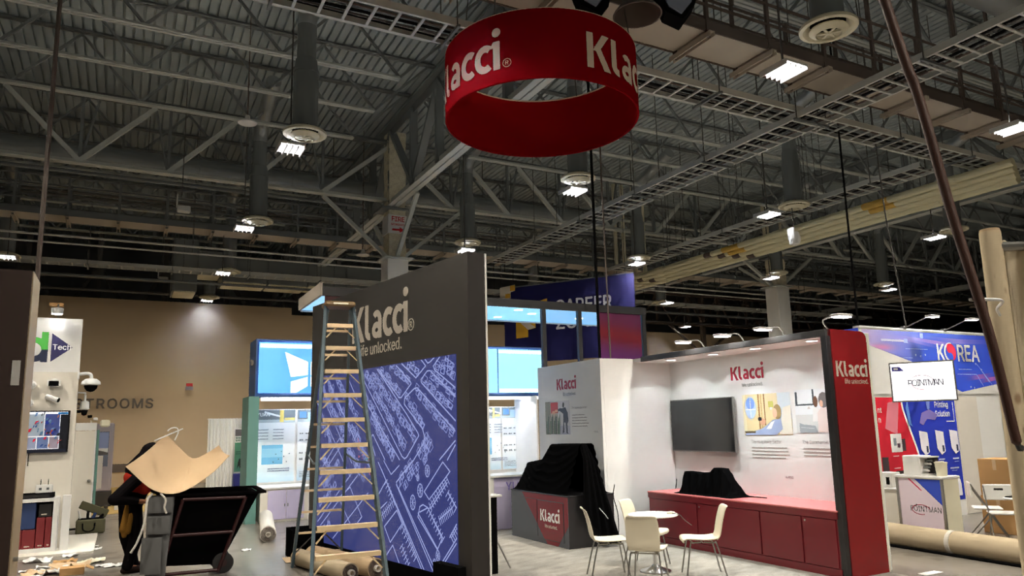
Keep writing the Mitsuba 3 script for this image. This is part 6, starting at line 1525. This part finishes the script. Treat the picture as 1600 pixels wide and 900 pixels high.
u = thing('hung_monitor', 'bright white monitor with the word POINTMAN above the podium', 'television')
tv0, tv1 = np.array([11.1, 7.78]), np.array([11.6, 7.0])
tang = math.atan2(*(tv1 - tv0)[::-1])
tvf = Fr((*tv0, 2.17), tang)
tw = np.linalg.norm(tv1 - tv0)
obj('case', tvf.box(0, tw, 0, 0.64, -0.05, 0, 0.008), 'm_tv_frame', u)
k = obj('screen', tvf.box(0.02, tw - 0.02, 0.02, 0.62, 0, 0.003), 'm_white', u, 'lit white screen', emit=(1.25, 1.25, 1.28), weight=0.3)
pr = Print(tvf, 0.005)
for ch, a in zip('POINTMAN', (0.27, 0.325, 0.4, 0.43, 0.495, 0.555, 0.63, 0.695)):
    pr.text(ch, a - 0.025, 0.25, 0.1, (44, 40, 52), False, 0.9)
pr.line([(0.45 + 0.17 * math.cos(a), 0.31 + 0.11 * math.sin(a)) for a in np.linspace(0.3, 2.4, 24)], 0.008, (120, 60, 80)); pr.line([(0.45 + 0.15 * math.cos(a), 0.3 + 0.11 * math.sin(a)) for a in np.linspace(3.3, 4.9, 24)], 0.008, (170, 110, 120))
pr.poly([(0.04, 0.57), (0.15, 0.57), (0.21, 0.5), (0.04, 0.5)], (56, 54, 130)); pr.rect(0.065, 0.13, 0.52, 0.555, (236, 236, 244))
pr.done('screen_print', u)
obj('wall_arm', rod((11.4, 7.42, 2.49), (13.75, 8.98, 2.49), 0.03, 10), 'm_chrome_dull', u)
t = thing('side_counter', 'low white counter left of the podium holding a small printer', 'counter')
obj('body', rbx(11.55, 12.05, 8.12, 8.9, 0, 0.72, 0.008), 'm_warm_white', t)
obj('top', rbx(11.52, 12.08, 8.1, 8.92, 0.72, 0.75, 0.006), 'm_white', t)
u = thing('white_printer', 'small white printer with a dark slot on the low counter', 'printer')
obj('case', rbx(11.6, 11.85, 8.3, 8.55, 0.75, 1.0, 0.012), 'm_white', u)
obj('slot', bx(11.595, 11.6, 8.34, 8.4, 0.8, 0.92), 'm_black', u)
for q, (x, y, s_, h0, h1, lab) in enumerate(((12.85, 7.02, 0.56, 0.0, 0.6, 'lower brown carton at the right end of the booth'), (12.87, 7.03, 0.54, 0.605, 1.2, 'upper brown carton stacked at the right end of the booth'))):
    u = thing('brown_carton', lab, 'box')
    obj('carton', rbx(x, x + s_, y, y + s_, h0, h1, 0.006), 'm_cardboard', u)
    obj('tape', bx(x - 0.003, x, y + s_ / 2 - 0.03, y + s_ / 2 + 0.03, h1 - 0.18, h1), 'm_cardboard_pale', u)
    obj('label_patch', bx(x + 0.2, x + 0.34, y - 0.003, y, h0 + 0.2, h0 + 0.36), 'm_cream', u)
def folding_chair(x, y, face, lab):
    c = thing('folding_chair', lab, 'chair', 'white folding chairs')
    M = T().translate((x, y, 0)).rotate((0, 0, 1), face)
    obj('seat', rbx(-0.2, 0.2, -0.2, 0.2, 0.44, 0.465, 0.01), 'm_white_plastic', c, tw=M)
    bk = rbx(-0.235, -0.205, -0.21, 0.21, 0.62, 0.86, 0.012)
    obj('backrest', bk, 'm_white_plastic', c, tw=M)
    obj('hand_slot', bx(-0.204, -0.2, -0.06, 0.06, 0.77, 0.8), 'm_counter_dark', c, tw=M)
    for s_ in (-1, 1):
        obj('leg', rod((-0.22, 0.2 * s_, 0.84), (0.24, 0.2 * s_, 0.012), 0.011), 'm_chrome_dull', c, tw=M)
        obj('leg', rod((0.12, 0.185 * s_, 0.44), (-0.24, 0.185 * s_, 0.012), 0.011), 'm_chrome_dull', c, tw=M)
    obj('foot_bar', rod((0.24, -0.2, 0.012), (0.24, 0.2, 0.012), 0.011), 'm_chrome_dull', c, tw=M)
    obj('foot_bar', rod((-0.24, -0.185, 0.012), (-0.24, 0.185, 0.012), 0.011), 'm_chrome_dull', c, tw=M)
folding_chair(12.42, 7.24, -53, 'white folding chair nearest the podium, turned away from it')
folding_chair(11.95, 6.72, -140, 'white folding chair in front of the brown cartons, right of the other')
t = thing('round_side_table', 'small white table with a black tablet between the folding chairs', 'table')
obj('tabletop', lathe([(0, 0.7), (0.26, 0.7), (0.27, 0.71), (0.26, 0.72), (0, 0.72)], 32, (11.75, 6.3, 0)), 'm_white', t)
obj('pedestal', rod((11.75, 6.3, 0.02), (11.75, 6.3, 0.7), 0.025), 'm_chrome_dull', t)
obj('foot', lathe([(0, 0), (0.2, 0), (0.18, 0.02), (0, 0.03)], 24, (11.75, 6.3, 0)), 'm_chrome_dull', t)
t = thing('black_tablet', 'black tablet lying on the small white table', 'tablet')
obj('slab', rbx(11.62, 11.8, 6.3, 6.5, 0.72, 0.735, 0.004), 'm_black', t)
obj('screen_glass', bx(11.63, 11.79, 6.31, 6.49, 0.735, 0.737), 'm_tv_black', t)

# ================================================================ right foreground
t = thing('drape_post', 'tan rust-spotted upright tube at the right edge of the view', 'post')
obj('tube', rod((2.83, 1.515, 0), (2.83, 1.515, 2.62), 0.036, 20), 'm_rusty_tube', t, smooth=40)
obj('base_plate', bx(2.63, 3.03, 1.32, 1.72, 0, 0.012), 'm_steel_dark', t)
obj('end_cap', rod((2.83, 1.515, 2.62), (2.83, 1.515, 2.63), 0.033, 20), 'm_cardboard_pale', t)
t = thing('beige_drape', 'beige fabric drape gathered on a rod beside the rust-spotted tube', 'curtain')
dd = np.array([0.86, -0.51, 0]); dn = np.array([0.51, 0.86, 0])
def drp(u, v):
    p = np.array([2.85, 1.47, 0]) + dd * (0.0 + 1.25 * u)
    w = 0.028 * math.sin(u * 60) * (0.55 + 0.45 * v) + 0.02 * math.sin(u * 23 + 1)
    z = 0.02 + 2.56 * v + (0.012 * math.sin(u * 110) if v > 0.97 else 0)
    return p + dn * w + np.array([0, 0, z])
obj('fabric', thick(grid(drp, 140, 40), 0.004), 'm_drape', t, smooth=True)
obj('rod', rod(np.array([2.83, 1.5, 2.56]), np.array([2.83, 1.5, 2.56]) + dd * 1.35, 0.018, 10), 'm_chrome_dull', t)
obj('end_support', rod(np.array([2.83, 1.5, 0.0]) + dd * 1.3, np.array([2.83, 1.5, 2.56]) + dd * 1.3, 0.018, 10), 'm_chrome_dull', t)
t = thing('brown_pole', 'dark brown curved pole hanging in the foreground at the upper right', 'pole')
pp = curve([(1.62, 2.1, 9.0), (1.95, 1.62, 5.2), (2.1, 1.35, 3.27), (2.135, 1.3, 2.93), (2.165, 1.258, 2.54), (2.19, 1.21, 2.18), (2.204, 1.185, 1.9), (2.206, 1.182, 1.87)], 10)
obj('shaft', tube(np.vstack([[(1.5, 2.3, 11.0)], pp]), np.r_[0.017, np.linspace(0.017, 0.0125, len(pp))], 12), 'm_rope_brown', t, smooth=True)
obj('tie', tube(curve([(2.17, 1.24, 2.28), (2.35, 1.25, 2.29), (2.6, 1.4, 2.3), (2.78, 1.49, 2.3)], 6), 0.005, 6), 'm_white', t)
obj('end_clip', tube(curve([(2.206, 1.182, 1.87), (2.21, 1.178, 1.85), (2.215, 1.176, 1.86)], 6), 0.008, 6), 'm_steel_dark', t)
